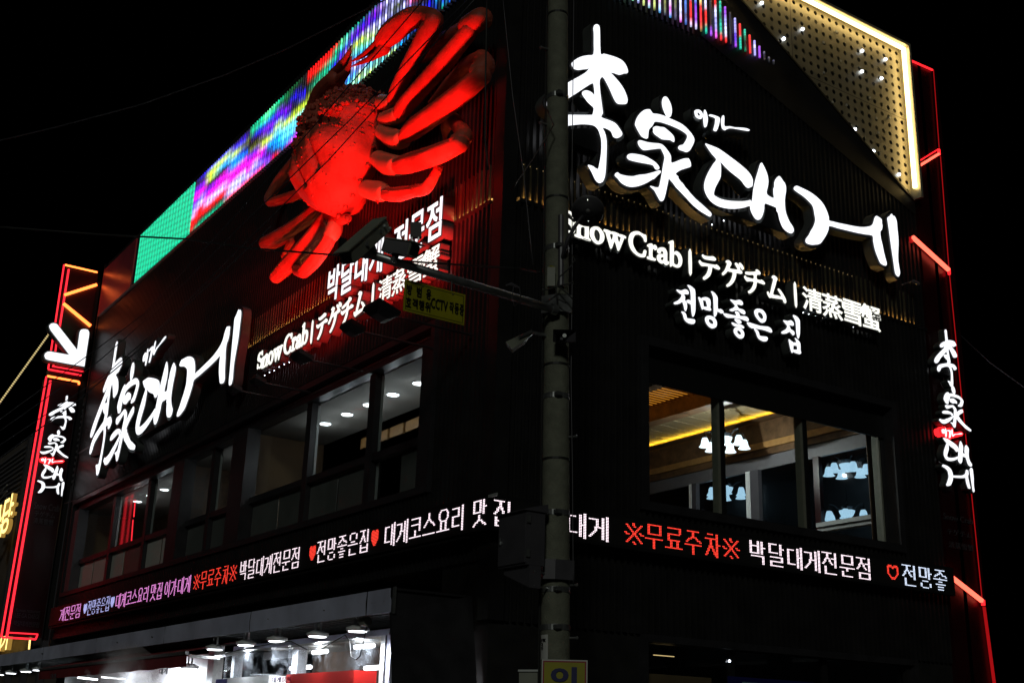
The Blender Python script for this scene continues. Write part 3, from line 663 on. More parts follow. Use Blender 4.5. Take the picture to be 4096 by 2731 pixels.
# small screw heads under the letters, given a white glow
pl = MB()
for x, y in ((2482, 761), (2420, 703), (2625, 827), (2848, 899), (2895, 883), (3012, 898), (3140, 950), (3209, 992), (3508, 1074), (3574, 1122), (2512, 533), (2454, 576), (2803, 535), (2842, 547)):
    a, b = wr(x, y, .20); pl.sphere((.20, a, b), .011, 6, 4)
pl.build('retaining_screws', M['pin_led'], SR)
pl = MB()
for x, y in ((2318, 963), (2377, 982), (2430, 997), (2461, 1007), (2539, 1030), (2593, 1046), (2651, 1066), (2686, 1075), (2747, 1099), (3169, 1226), (3213, 1250), (3235, 1256), (3262, 1262), (3290, 1270), (3310, 1276), (3328, 1281), (3348, 1286), (3391, 1294), (3414, 1308), (3473, 1318), (3501, 1332), (2875, 1106), (3125, 1217)):
    a, b = wr(x, y, .12); pl.sphere((.12, a, b), .009, 6, 4)
pl.build('retaining_screws', M['pin_led'], SN)
pl = MB()
for x, y in ((2687, 1220), (2733, 1291), (2757, 1270), (2812, 1244), (2829, 1315), (2924, 1307), (2941, 1355), (2996, 1313), (3023, 1362), (3066, 1333), (3159, 1345), (3174, 1416), (3155, 1413), (3115, 1337)):
    a, b = wr(x, y, .12); pl.sphere((.12, a, b), .009, 6, 4)
pl.build('retaining_screws', M['pin_led'], SV)
pl = MB()
for t in range(30):
    p = sa(ra0+(ra1-ra0)*(t+.5)/30, bmin+.012*math.sin(t*2.3)-.075); pl.sphere((p[0], -.10, p[1]+.10*(t > 8)), .010, 6, 4)
pl.build('retaining_screws', M['pin_led'], SL2)

# ================================================================== vertical signs at the two ends
def fit_glyphs(gls, a0, a1, b0, b1):
    pts = [p for gl in gls for p in gl[0]]
    x0, x1 = min(p[0] for p in pts), max(p[0] for p in pts); z0, z1 = min(p[1] for p in pts), max(p[1] for p in pts)
    return [[[(a0+(a-x0)/(x1-x0)*(a1-a0), b0+(b-z0)/(z1-z0)*(b1-b0)) for a, b in l] for l in gl] for gl in gls]
def vert_sign(parent, conv, wall, off, boxes, depth, redm):
    for gls, (x0, x1, y0, y1) in boxes:
        xm, ym = (x0+x1)/2, (y0+y1)/2
        a0, a1 = conv(x0, ym)[0], conv(x1, ym)[0]; b1, b0 = conv(xm, y0)[1], conv(xm, y1)[1]
        red = gls is G_EG
        for gl in fit_glyphs(gls, a0, a1, b0, b1):
            letter(gl, wall, off, depth, .022 if not red else .035, parent, M['white_led'], side_m=redm if red else None)
            if red:
                bz = fill_mesh([grow(smooth_loop(gl[0]), .03)], .004)
                place_mesh(bz, lambda c: wall(c.x, c.y, off+.004+c.z), 'red_edge', M['red_led'], parent)
VR = thing('vertical_sign', 'tall dark red vertical sign with red neon outline beyond the right wall', 'sign', (0, 10.2, 9))
XR = .02
g = MB(); y0r = 9.62; y1r = 10.62
g.box((-.32, y0r, .8), (XR, y1r, 15.05)); g.build('sign_box', M['redface'], VR)
cR = lambda x, y: wr(x, y, .16)
vert_sign(VR, cR, RW, .16, [(G_LI, (3735, 3826, 1319, 1540)), (G_GA, (3751, 3873, 1545, 1709)), (G_EG, (3766, 3846, 1716, 1754)), (G_DAE, (3773, 3880, 1761, 1852)), (G_GE, (3771, 3891, 1858, 1954))], .12, M['red_led'])
g = MB(); g2 = MB(); g3 = MB()
NEON = {}
def seg(mb, pa, pb, off, w=.03):
    mb = MB()
    a = cR(*pa) if off is None else wr(*pa, off); b = wr(*pb, off or .16)
    mb.bar((off, a[0], a[1]), (off, b[0], b[1]), w, w, up=(1, 0, 0))
    mb.build('neon_bar', NEON[0], VR)
NEON[0] = M['red_led']
seg(g, (3627, 236), (3730, 281), .05, .028)
M['red_orange_neon'] = emat('red_orange_neon', (1, .10, .06), 3.2)
seg(g, (3654, 659), (3752, 598), .05, .022); seg(g, (3755, 598), (3757, 620), .06, .04); seg(g, (3796, 1075), (3797, 1098), .08, .04); seg(g, (3932, 2398), (3933, 2420), .10, .05)
NEON[0] = M['red_dim']
seg(g2, (3734, 281), (3757, 597), .06, .012); seg(g2, (3762, 625), (3796, 1078), .06, .012); seg(g2, (3798, 1098), (3850, 1625), .06, .012); seg(g2, (3852, 1635), (3930, 2410), .06, .012); seg(g2, (3936, 2425), (3985, 2790), .06, .04)
seg(g2, (3643, 948), (3646, 970), .06, .05); seg(g2, (3768, 2278), (3770, 2302), .06, .05)
NEON[0] = M['red_orange_neon']
seg(g3, (3655, 678), (3755, 616), .08, .045); seg(g3, (3650, 948), (3795, 1080), .10, .06); seg(g3, (3770, 2278), (3928, 2402), .10, .06)
for s, x0, x1, y, h in (('Snow Crab', 3772, 3888, 2062, 30), ('テゲチム', 3787, 3884, 2123, 30), ('清蒸雪蟹', 3793, 3891, 2175, 32)):
    a0, z = wr(x0, y, .03); a1 = wr(x1, y, .03)[0]
    glyph_box(s, RW, a0, a1, z-h*.0018, z+h*.0018, .03, 0, VR, M['boxgrey'], 0)
# left blade sign
XB = -22.42
VL = thing('vertical_sign', 'tall dark red blade sign with bright red double neon outline at the far left', 'sign', (XB, -.6, 9))
BW = lambda a, b, off: Vector((XB+off, a, b))
cB = lambda x, y, off=.0: (hx(x, y, XB+off).y, hx(x, y, XB+off).z)
g = MB(); g.box((XB-.3, -1.10, 13.0-1.55), (XB, -.12, 14.8)); g.box((XB-.3, -1.18, 3.95), (XB, -.2, 11.28)); g.build('sign_box', M['redface'], VL)
g = MB(); g.box((XB-.25, -.12, 3.9), (XB-.05, .0, 14.6)); g.build('mounting_post', M['black'], VL)
vert_sign(VL, lambda x, y: cB(x, y, .1), BW, .1, [(G_LI, (196, 299, 1579, 1718)), (G_GA, (164, 281, 1718, 1826)), (G_EG, (163, 252, 1832, 1857)), (G_DAE, (166, 256, 1859, 1919)), (G_GE, (145, 255, 1918, 1978))], .06, M['red_led'])
def bseg(mb, pa, pb, off, w):
    m = MB(); a = cB(*pa, off); b = cB(*pb, off); m.bar((XB+off, a[0], a[1]), (XB+off, b[0], b[1]), w, w, up=(1, 0, 0)); m.build('neon_bar', mb, VL)
g2 = M['orange_led']; g3 = M['scarlet_neon'] = emat('scarlet_neon', (1.0, .02, .035), 1.9)
b_ = lambda x, y: (x/2.8, 1000+y/2.8)
bseg(g2, b_(728, 167), b_(1090, 250), .05, .045)
bseg(g3, b_(718, 165), b_(620, 815), .05, .04); bseg(g3, b_(770, 215), b_(668, 860), .02, .05)
bseg(g3, b_(597, 962), b_(540, 1330), .05, .04); bseg(g3, b_(640, 985), b_(598, 1300), .02, .04)
bseg(g3, b_(540, 1335), b_(910, 1402), .05, .045); bseg(g3, b_(585, 1300), b_(940, 1362), .02, .035)
bseg(g2, b_(530, 1410), b_(885, 1475), .05, .05); bseg(g2, b_(885, 1475), b_(884, 1505), .05, .05)
bseg(g3, b_(520, 1415), (5, 2545), .05, .045); bseg(g3, b_(565, 1460), (27, 2545), .02, .06)
bseg(g3, (5, 2547), (143, 2555), .05, .05); bseg(g3, (30, 2528), (152, 2535), .02, .035); bseg(g3, (150, 2536), (143, 2555), .05, .04)
bseg(g2, b_(724, 502), b_(1083, 388), .08, .075); bseg(g2, b_(710, 598), b_(1015, 850), .08, .075)
for s, x0, x1, y, h in (('Snow Crab', 137, 240, 2020, 34), ('テゲチム', 138, 222, 2052, 30), ('清蒸雪蟹', 133, 215, 2080, 30), ('Korean restaurant', 65, 162, 2437, 18), ('LEE GA DAEGE', 60, 160, 2458, 22), ('박달대게전문점', 55, 157, 2490, 26)):
    a0, z = cB(x0, y, .01); a1 = cB(x1, y, .01)[0]
    glyph_box(s, BW, a0, a1, z-h*.0028, z+h*.0028, .01, 0, VL, M['boxgrey'], 0)
AR = thing('arrow_sign', 'big white lit arrow pointing down right fixed on the left blade sign', 'sign', (XB+.4, -.7, 12.4))
def capsule(p, q, r, n=10):
    p, q = Vector(p), Vector(q); d = (q-p).normalized(); a = math.atan2(d.y, d.x)
    return [tuple(p+Vector((math.cos(a+math.pi/2+math.pi*i/n), math.sin(a+math.pi/2+math.pi*i/n)))*r) for i in range(n+1)]+[tuple(q+Vector((math.cos(a-math.pi/2+math.pi*i/n), math.sin(a-math.pi/2+math.pi*i/n)))*r) for i in range(n+1)]
def capq(p, q, r, n=10):
    p, q = Vector(p), Vector(q); d = (q-p).normalized(); s = Vector((-d.y, d.x)); a = math.atan2(d.y, d.x)
    return [tuple(p+Vector((math.cos(a+math.pi/2+math.pi*i/n), math.sin(a+math.pi/2+math.pi*i/n)))*r) for i in range(n+1)]+[tuple(q-s*r), tuple(q+s*r)]
cA = lambda x, y: cB(x/2.8, 1000+y/2.8, .42)
arrow = [cA(*p) for p in P("555,870 552,845 570,825 600,818 630,825 645,838 865,1120 893,920 905,895 930,886 960,886 985,895 998,920 998,945 968,1140 945,1302 780,1275 535,1228 510,1215 498,1185 505,1158 530,1140 560,1136 780,1175 570,900")]
gb = fill_mesh([grow(arrow, .04)], .12); o = place_mesh(gb, lambda c: BW(c.x, c.y, .28+c.z), 'arrow_box', M['return'], AR)
gb = fill_mesh([arrow], .006); place_mesh(gb, lambda c: BW(c.x, c.y, .42+c.z), 'lit_face', M['white_led'], AR)

# ================================================================== dot matrix banners
LED = {  # strokes on a 16-row grid
'대': 'D 1,2,6,2 1,2,1,12 1,12,7,12 V 9,1,14 V 12,0,15 9,7,12,7', '게': 'D 0,2,5,2 5,2,5,6 5,6,3,10 3,10,0,13 5,7,8,7 V 9,1,14 V 12,0,15',
'코': 'D 2,1,11,1 11,1,11,9 2,5,11,5 6,9,6,13 0,13,13,13', '스': 'D 6,0,6,3 6,3,1,8 6,3,12,8 0,13,13,13', '요': 'D 4,0,9,0 2,2,2,5 11,2,11,5 4,7,9,7 2,2,4,0 11,2,9,0 2,5,4,7 11,5,9,7 4,8,4,13 9,8,9,13 0,13,13,13',
'리': 'D 1,1,7,1 7,1,7,6 1,6,7,6 1,6,1,12 1,12,8,12 V 11,0,15', '맛': 'D 1,0,7,0 1,0,1,7 7,0,7,7 1,7,7,7 V 10,0,8 12,4,13,4 6,9,6,11 6,11,1,15 6,11,12,15', '집': 'D 1,0,8,0 5,0,5,3 5,3,1,8 5,3,8,8 V 11,0,8 2,10,2,15 11,10,11,15 2,12,11,12 2,15,11,15',
'이': 'D 3,1,5,1 1,4,1,10 7,4,7,10 3,12,5,12 1,4,3,1 7,4,5,1 1,10,3,12 7,10,5,12 V 11,0,15', '가': 'D 0,2,6,2 6,2,6,6 6,6,3,10 3,10,0,13 V 9,0,15 11,7,13,7',
'무': 'D 2,0,11,0 2,0,2,6 11,0,11,6 2,6,11,6 0,9,13,9 V 6,10,15', '료': 'D 2,0,11,0 11,0,11,3 2,4,11,4 2,4,2,8 2,8,11,8 4,9,4,13 9,9,9,13 0,13,13,13', '주': 'D 2,0,11,0 6,0,6,3 6,3,1,7 6,3,12,7 0,9,13,9 V 6,10,15',
'차': 'D 3,0,7,0 1,3,9,3 5,3,5,7 5,7,1,14 5,7,9,14 V 10,0,15 12,7,13,7', '박': 'D 1,0,1,8 7,0,7,8 1,3,7,3 1,8,7,8 V 10,0,8 12,4,13,4 2,10,11,10 11,10,11,15', '달': 'D 1,0,7,0 1,0,1,6 1,6,8,6 V 10,0,7 12,3,13,3 2,9,11,9 11,9,11,12 2,12,11,12 2,12,2,15 2,15,12,15',
'전': 'D 0,0,8,0 4,0,4,3 4,3,0,8 4,3,8,8 8,4,10,4 V 11,0,10 2,10,2,15 2,15,12,15', '문': 'D 2,0,11,0 2,0,2,6 11,0,11,6 2,6,11,6 0,9,13,9 6,9,6,11 2,12,2,15 2,15,11,15', '점': 'D 0,0,8,0 4,0,4,3 4,3,0,8 4,3,8,8 8,4,10,4 V 11,0,9 2,11,11,11 2,15,11,15 2,11,2,15 11,11,11,15',
'망': 'D 1,0,7,0 1,0,1,7 7,0,7,7 1,7,7,7 V 10,0,8 12,4,13,4 4,10,9,10 2,12,2,14 11,12,11,14 4,15,9,15', '좋': 'D 2,0,11,0 6,0,6,2 6,2,1,5 6,2,12,5 6,6,6,7 0,7,13,7 5,9,8,9 2,11,11,11 4,13,9,13 4,15,9,15', '은': 'D 4,0,9,0 2,1,2,4 11,1,11,4 4,6,9,6 0,8,13,8 2,11,2,15 2,15,11,15',
'※': 'D 1,2,12,13 12,2,1,13 6,1,7,3 6,13,7,14 0,7,2,8 11,7,13,8', '♥': 'H', '♡': 'h'}
def bits(ch):
    s = set(); sp = LED[ch].split()
    if sp[0] in 'Hh':
        for y in range(0, 13):
            for x in range(14):
                u, v = (x-6.5)/6.6, (6.2-y)/6.6*1.05+.12
                ins = (u*u+v*v-.72)**3-u*u*v**3*1.0 < 0
                if ins: s.add((x, y+1))
        if sp[0] == 'h': s = {p for p in s if any((p[0]+dx, p[1]+dy) not in s for dx, dy in ((2, 0), (-2, 0), (0, 2), (0, -2)))}
        return s
    i = 1; 
    while i < len(sp):
        if sp[i] == 'V':
            x, a, b = (int(t) for t in sp[i+1].split(','))
            for y in range(a, b+1): s.add((x, y)); s.add((x+1, y))
            i += 2; continue
        x0, y0, x1, y1 = (int(t) for t in sp[i].split(',')); n = max(abs(x1-x0), abs(y1-y0), 1)
        diag = x0 != x1 and y0 != y1
        for t in range(n+1):
            X, Y = round(x0+(x1-x0)*t/n), round(y0+(y1-y0)*t/n); s.add((X, Y))
            if diag: s.add((X+1, Y))
        if x0 == x1 and y1-y0 > 1 and not diag: [s.add((x0+1, y)) for y in range(y0, y1+1)]
        i += 1
    return s
def run(mb, text, wall, conv, off, px0, px1, ymid, z0, z1, fullw=True):
    a0 = conv(px0, ymid[0])[0]; a1 = conv(px1, ymid[1])[0]; n = len(text)
    adv = (a1-a0)/(n-.06) ; pw = adv/15.6; ph = (z1-z0)/16
    for i, ch in enumerate(text):
        if ch == ' ': continue
        for (x, y) in bits(ch):
            a = a0+adv*i+pw*(x+.5); b = z1-ph*(y+.5); r = .41
            ra, rb = pw*r, ph*r
            vs = [wall(a+ra*math.cos(math.pi/3*k), b+rb*math.sin(math.pi/3*k), off) for k in range(6)]+[wall(a, b, off+.004)]
            mb.add(vs, [(k, (k+1) % 6, 6) for k in range(6)])
LEDR = thing('led_banner', 'scrolling dot matrix banner on the right wall reading 대게 ※무료주차※ 박달대게전문점', 'led banner', (0, 5, 4.3))
OB = .22
zt_, zb_ = 4.655, 4.255
g = MB(); g.box((.10, -OB, zb_-.03), (OB, 9.5, zt_+.05)); g.box((.0, .3, 4.3), (.10, .34, 4.4)); g.box((.0, 9.1, 4.3), (.10, 9.14, 4.4)); g.build('banner_case', M['black'], LEDR)
cbr = lambda x, y: wr(x, y, OB)
zR0, zR1 = wr(3000, 2250, OB)[1]-.0, wr(3000, 2158, OB)[1]
mw = MB(); mr_ = MB(); mb2 = MB(); mdot = MB()
run(mw, '집', RW, cbr, OB+.003, 1968, 2050, (2040, 2040), zR0, zR1)
run(mw, '대게', RW, cbr, OB+.003, 2262, 2438, (2110, 2120), zR0, zR1)
run(mr_, '※무료주차※', RW, cbr, OB+.003, 2497, 2958, (2140, 2200), zR0, zR1)
run(mw, '박달대게전문점', RW, cbr, OB+.003, 2993, 3487, (2200, 2270), zR0, zR1)
run(mr_, '♡', RW, cbr, OB+.003, 3545, 3600, (2290, 2290), zR0, zR1)
run(mb2, '전망', RW, cbr, OB+.003, 3608, 3730, (2290, 2310), zR0, zR1)
run(mb2, '좋', RW, cbr, OB+.003, 3733, 3790, (2315, 2315), zR0, zR1)
for pp in range(2): mb2.v and None
M['led_w'] = emat('led_pixel_white', (1.0, .82, .9), 2.2); M['led_r'] = emat('led_pixel_red', (1.0, .05, .03), 1.9); M['led_b'] = emat('led_pixel_blue_white', (.7, .8, 1.0), 2.0); M['led_p'] = emat('led_pixel_pink', (.92, .30, .80), 1.7); M['led_v'] = emat('led_pixel_violet', (.5, .52, 1.0), 1.6)
M['led_off'] = mat('led_pixel_off', (.11, .11, .10), .4)
for m_, mt_ in ((mw, 'led_w'), (mr_, 'led_r'), (mb2, 'led_b')): m_.build('lit_pixels', M[mt_], LEDR, kind='stuff')
pit = (zR1-zR0)/16
y = .0
while y < 9.35:
    for r_ in range(21):
        z = zt_-.01-r_*pit*.98
        if z < zb_+.005: break
        mdot.add([(OB+.0015, y-.003, z-.003), (OB+.0015, y+.003, z-.003), (OB+.0015, y+.003, z+.003), (OB+.0015, y-.003, z+.003)], [(0, 1, 2, 3)])
    y += pit
mdot.build('unlit_pixels', M['led_off'], LEDR, kind='stuff')
LEDL = thing('led_banner', 'scrolling dot matrix banner on the left wall in pink, blue, red and white Korean text', 'led banner', (-10, 0, 4.3))
g = MB(); g.box((-21.75, -.10, zb_-.03), (.098, -OB, zt_+.05)); g.box((-21.75, -.10, zb_-.09), (-.3, -.20, zb_-.06))
for q in range(10): g.box((-1-2.1*q, -.10, 4.3), (-.95-2.1*q, 0, 4.4))
g.build('banner_case', M['black'], LEDL)
cbl = lambda x, y: wl(x, y, OB)
def runL(mt, text, x0, x1, y0, y1):
    m = MB(); run(m, text, LW, cbl, OB+.003, x0, x1, (y0, y1), zR0, zR1); m.build('lit_pixels', M[mt], LEDL, kind='stuff')
runL('led_p', '게전문점', 236, 320, 2480, 2465); runL('led_v', '♥전망좋은집♥', 330, 457, 2460, 2425); runL('led_p', '대게코스요리', 460, 594, 2425, 2385)
runL('led_p', '맛집', 600, 650, 2385, 2370); runL('led_p', '이가대게', 656, 762, 2370, 2345); runL('led_r', '※무료주차※', 773, 946, 2340, 2305)
runL('led_w', '박달대게전문점', 957, 1200, 2300, 2240); runL('led_r', '♥', 1234, 1264, 2240, 2235); runL('led_w', '전망좋은집', 1266, 1477, 2230, 2180)
runL('led_r', '♥', 1482, 1516, 2175, 2170); runL('led_w', '대게코스요리', 1535, 1860, 2160, 2080); runL('led_w', '맛', 1888, 1950, 2070, 2055)

# ================================================================== right wall window and the dining room behind it
def rect_frame(mb, wall, a0, a1, b0, b1, w, o0, o1):
    for (p, q, r, s) in ((a0, a1, b0, b0+w), (a0, a1, b1-w, b1), (a0, a0+w, b0+w, b1-w), (a1-w, a1, b0+w, b1-w)):
        A = wall(p, r, o0); Bv = wall(q, s, o1); mb.box(A, Bv)
def pane(parent, wall, a0, a1, b0, b1, off, m, name='pane'):
    mb = MB(); mb.box(wall(a0, b0, off), wall(a1, b1, off-.012)); return mb.build(name, m, parent)
m = MB(); rect_frame(m, RW, 2.60, 8.50, 4.87, 7.55, .13, .05, -.45)
wf = m.build('window', M['frame'], B)
m = MB(); rect_frame(m, RW, 2.732, 8.37, 5.002, 7.42, .05, -.20, -.30); m.build('frame', M['frame'], wf)
m = MB(); m.box((-.155, 2.74, 6.90), (-.20, 8.36, 7.415)); m.build('blind_box', M['black'], wf)
for yy in (4.47, 6.38):
    m = MB(); m.box((-.203, yy-.035, 5.05), (-.225, yy+.05, 7.40)); m.build('mullion', M['black'], wf)
    m = MB(); m.box((-.226, yy-.05, 5.05), (-.40, yy-.02, 7.40)); m.build('mullion_cheek', M['camwhite'], wf)
m = MB(); m.box((-.22, 8.27, 5.05), (-.37, 8.31, 7.4)); m.build('mullion_cheek', M['camwhite'], wf)
for a, b in ((2.78, 4.41), (4.53, 6.32), (6.44, 8.26)): pane(wf, RW, a, b, 5.06, 7.39, -.26, M['glass'])
# lower window
m = MB(); rect_frame(m, RW, 2.60, 8.6, .9, 3.10, .10, .04, -.30); wf2 = m.build('window', M['frame'], B)
for yy in (4.47, 6.5):
    m = MB(); m.box((-.12, yy-.05, 1.0), (-.2, yy+.05, 2.99)); m.build('mullion', M['black'], wf2)
for a, b in ((2.7, 4.42), (4.52, 6.45), (6.55, 8.5)): pane(wf2, RW, a, b, 1.0, 2.99, -.15, M['glass'])
m = MB(); m.box((-.45, 2.72, 2.0), (-.47, 4.35, 2.60)); m.build('blind', M['wallbeige'], wf2)
m = MB(); m.box((-.09, 4.35, 1.2), (-.11, 6.2, 2.62)); m.build('poster_edge', M['navy'], wf2)
m = MB(); m.box((-.086, 4.63, 1.2), (-.088, 6.1, 2.55)); m.build('poster', M['poster'], wf2)
m = MB(); m.sphere((-.13, *wr(2918, 2642, -.13)), .02, 8, 5); m.build('reading_light', M['pin_led'], wf2)
m = MB(); m.box((-.6, 3.35, 2.875), (-.62, 3.75, 2.885)); m.build('strip_lamp', M['warmpin'], wf2)
# dining room shell
def part(name, mt, *boxes, parent=B, **kw):
    mb = MB()
    for a, b in boxes: mb.box(a, b)
    return mb.build(name, M[mt], parent, **kw)
RX = -9.5
part('room_floor', 'floor', ((RX, 1.9, 4.75), (-.62, 8.78, 4.85)))
part('room_wall', 'wallbeige', ((RX, 1.9, 4.85), (RX-.1, 8.78, 8.1))); part('room_wall', 'wallbeige', ((RX, 1.85, 4.85), (-.17, 1.9, 8.1)))
for i in range(40):                                  # ceiling boards run across the room
    x0 = RX+(i*(-.62-RX)/40); w = (-.62-RX)/40
    part('ceiling_board', 'woodlight', ((x0+.011, 6.66, 8.02+.006*(i % 2)), (x0+w-.011, 8.75, 8.06)))
part('ceiling_sheet', 'wood', ((RX, 1.9, 8.07), (-.62, 9.9, 8.12)), ((RX, 1.9, 8.02), (-.62, 5.4, 8.07)))
part('lintel_beam', 'black', ((-.17, 1.9, 7.43), (-.62, 8.8, 8.1)))
part('ceiling_beam', 'wood', ((RX, 6.38, 7.66), (-.62, 6.65, 8.06)))
part('ceiling_rose', 'woodlight', ((-3.5, 7.0, 7.985), (-2.4, 7.75, 8.015)))
part('ceiling_rose', 'wood', ((-3.4, 7.1, 7.975), (-2.5, 7.65, 7.984)))
part('ceiling_beam', 'wood', ((RX, 5.2, 7.85), (-.62, 5.42, 8.06)))
part('cornice', 'wood', ((RX, 8.52, 7.93), (-.62, 8.72, 7.95)))
part('cove_strip', 'cove', ((RX, 8.58, 7.955), (-.62, 8.66, 7.962)))
light('cove_glow', 'AREA', (-4, 8.7, 7.93), 0.0, (1, .6, .1), 1, parent=B)
bpy.data.objects.remove(bpy.data.objects['cove_glow'])
part('orange_light_panel', 'orangepanel', ((-6.0, 5.46, 7.97), (-2.2, 6.34, 7.985)))
for i in range(30):
    x = -5.95+i*.126; part('lattice_slat', 'wood', ((x, 5.43, 7.93), (x+.022, 6.37, 7.955)))
for z0, z1, mt, y in ((7.50, 7.93, 'wood', 8.74), (7.36, 7.50, 'woodorange', 8.72), (7.22, 7.36, 'wood', 8.76), (6.95, 7.22, 'camdark', 8.78)):
    part('timber_band', mt, ((RX, y, z0+.006), (-.62, 8.84, z1-.006)))
wz = hy(2800, 1931, 8.78).z
fx = lambda px, py=1950: hy(px, py, 8.78).x
for pa, pb, mt in ((2766, 2776, 'whitepaint'), (2778, 2795, 'boxgrey'), (2994, 3010, 'whitepaint'), (3012, 3045, 'boxgrey'), (3267, 3290, 'redface')):
    part('far_window_post', mt, ((fx(pa), 8.70, 4.85), (fx(pb), 8.80, wz-.005)))
sz = hy(3385, 2080, 8.7).z; s0, s1 = hy(3275, 2095, 8.7).x, hy(3500, 2062, 8.7).x
part('far_window_sill', 'alu', ((s0, 8.62, sz-.06), (s1, 8.80, sz+.02))); part('far_window_sill', 'alu', ((s0, 8.66, sz-.14), (s1, 8.80, sz-.08)))
part('timber_column', 'wood', ((hy(3478, 1950, 8.45).x, 8.45, 4.85), (-.63, 8.8, 7.9)))
pn = MB(); pn.box((RX, 8.81, 4.85), (-.62, 8.825, wz)); pn.build('far_window_glass', glassmat('far_window_dark_glass', (.55, .6, .65)), B)
# chandeliers
def chandelier(loc, R, shade, label, stem=1.0, grp='chandeliers in the dining room', rot=0.0, power=0):
    t = thing('chandelier', label, 'chandelier', loc, grp); L = Vector(loc)
    m = MB(); m.tube([L+Vector((0, 0, .08)), L+Vector((0, 0, stem))], .012, 6); m.sphere(L+Vector((0, 0, .16)), .035, 8, 5); m.lathe(L+Vector((0, 0, .05)), (0, 0, 1), [(0, .02), (.04, .11), (.055, .12)], 12)
    m.build('stem', M['iron'], t)
    m = MB(); m.lathe(L, (0, 0, 1), [(-.13, .01), (-.12, .05), (-.07, .11), (0, .145), (.03, .15)], 14); m.build('bowl', M[shade], t, smooth=True)
    for k in range(6):
        a = rot+math.pi/3*k; d = Vector((math.cos(a), math.sin(a), 0)); tip = L+d*R
        m = MB(); m.tube([L+Vector((0, 0, .10)), L+d*R*.35+Vector((0, 0, .02)), L+d*R*.7+Vector((0, 0, .12)), tip+Vector((0, 0, .13)), tip+Vector((0, 0, .03))], .010, 6)
        m.lathe(tip, (0, 0, 1), [(0, .045), (.05, .03), (.08, .012)], 8); ar = m.build('arm', M['iron'], t)
        m = MB(); m.lathe(tip, (0, 0, -1), [(0, .045), (.04, .065), (.12, .08), (.16, .10), (.175, .118)], 12); m.build('bell_shade', M[shade], ar, smooth=True)
    if power: light('bulb_light', 'POINT', L+Vector((0, 0, -.22)), power, (.9, .95, .9), .01, parent=t)
    return t
pA = hx(2898, 1755, -2.9)
chandelier(tuple(pA), .38, 'bell', 'brightest chandelier with six lit bell shades behind the left mullion', 8.02-pA.z, power=85)
pB = hy(2905, 1955, 9.5); chandelier(tuple(pB), .36, 'bell_reflection', 'dim copy standing for a chandelier reflection, low behind the left mullion of the right window', 1.1, rot=.3)  # these dim glowing copies stand for chandelier reflections in the far glass
pC = hy(3388, 1862, 9.45); chandelier(tuple(pC), .36, 'bell_reflection', 'upper dim copy standing for a chandelier reflection in the right hand pane', .6, rot=.5)
pD = hy(3388, 2048, 9.3); chandelier(tuple(pD), .36, 'bell_reflection', 'lower dim copy standing for a chandelier reflection, just above the grey sill in the right hand pane', .5, rot=.1)
pE = hx(2650, 1500, -3); 
# ================================================================== left wall window band and rooms
WA = [(-9.05, -2.2), (-13.2, -9.9), (-21.6, -13.45)]
m = MB(); rect_frame(m, LW, -21.80, -1.70, 5.02, 7.70, .11, .04, -.30); wl_ = m.build('window_band', M['frame'], B)
m = MB(); m.box(LW(-21.62, 7.42, -.10), LW(-1.85, 7.56, -.55)); m.build('frame_head', M['frame'], wl_)
for (x0, x1, mt) in ((-9.85, -9.1, 'frame'), (-13.42, -12.75, 'frame'), (-1.9, -2.15, 'frame'), (-21.2, -21.66, 'boxgrey')):
    m = MB(); m.box(LW(x0, 5.16, -.02), LW(x1, 7.42, -.30)); m.build('pier', M[mt], wl_)
for x in (-4.08, -6.55, -11.35, -15.6, -18.4):
    m = MB(); m.box(LW(x-.10, 5.16, -.18), LW(x+.10, 7.41, -.34)); m.build('mullion', M['frame'], wl_)
    m = MB(); m.box(LW(x+.102, 5.2, -.30), LW(x+.112, 7.38, -.345)); m.build('mullion_edge', M['alu'], wl_)
for x in (-2.2, -9.05, -12.74, -21.18): pass
m = MB(); m.box(LW(-21.18, 5.90, -.19), LW(-2.16, 6.02, -.33)); m.build('transom', M['frame'], wl_)
for x0, x1 in ((-3.97, -2.17), (-6.44, -4.19), (-9.08, -6.66), (-11.24, -9.86), (-12.74, -11.46), (-15.49, -13.43), (-18.29, -15.71), (-21.18, -18.51)):
    pane(wl_, LW, x0, x1, 6.03, 7.41, -.28, M['glass'])
for x0, x1, mt in ((-3.1, -2.17, 'film_dark'), (-3.97, -3.15, 'glass'), (-5.3, -4.19, 'film_dark'), (-6.44, -5.35, 'film_dark'), (-7.8, -6.66, 'film_dark'), (-9.08, -7.85, 'film_dark'), (-11.24, -9.86, 'film_dark'), (-12.74, -11.46, 'film_dark'),
                   (-14.4, -13.43, 'film_grey'), (-15.49, -14.5, 'film_grey'), (-17.2, -15.71, 'film_dark'), (-18.29, -17.3, 'film_grey'), (-19.9, -18.51, 'film_grey'), (-21.18, -20.0, 'film_grey')):
    pane(wl_, LW, x0, x1, 5.17, 5.89, -.28, M[mt], 'lower_pane')
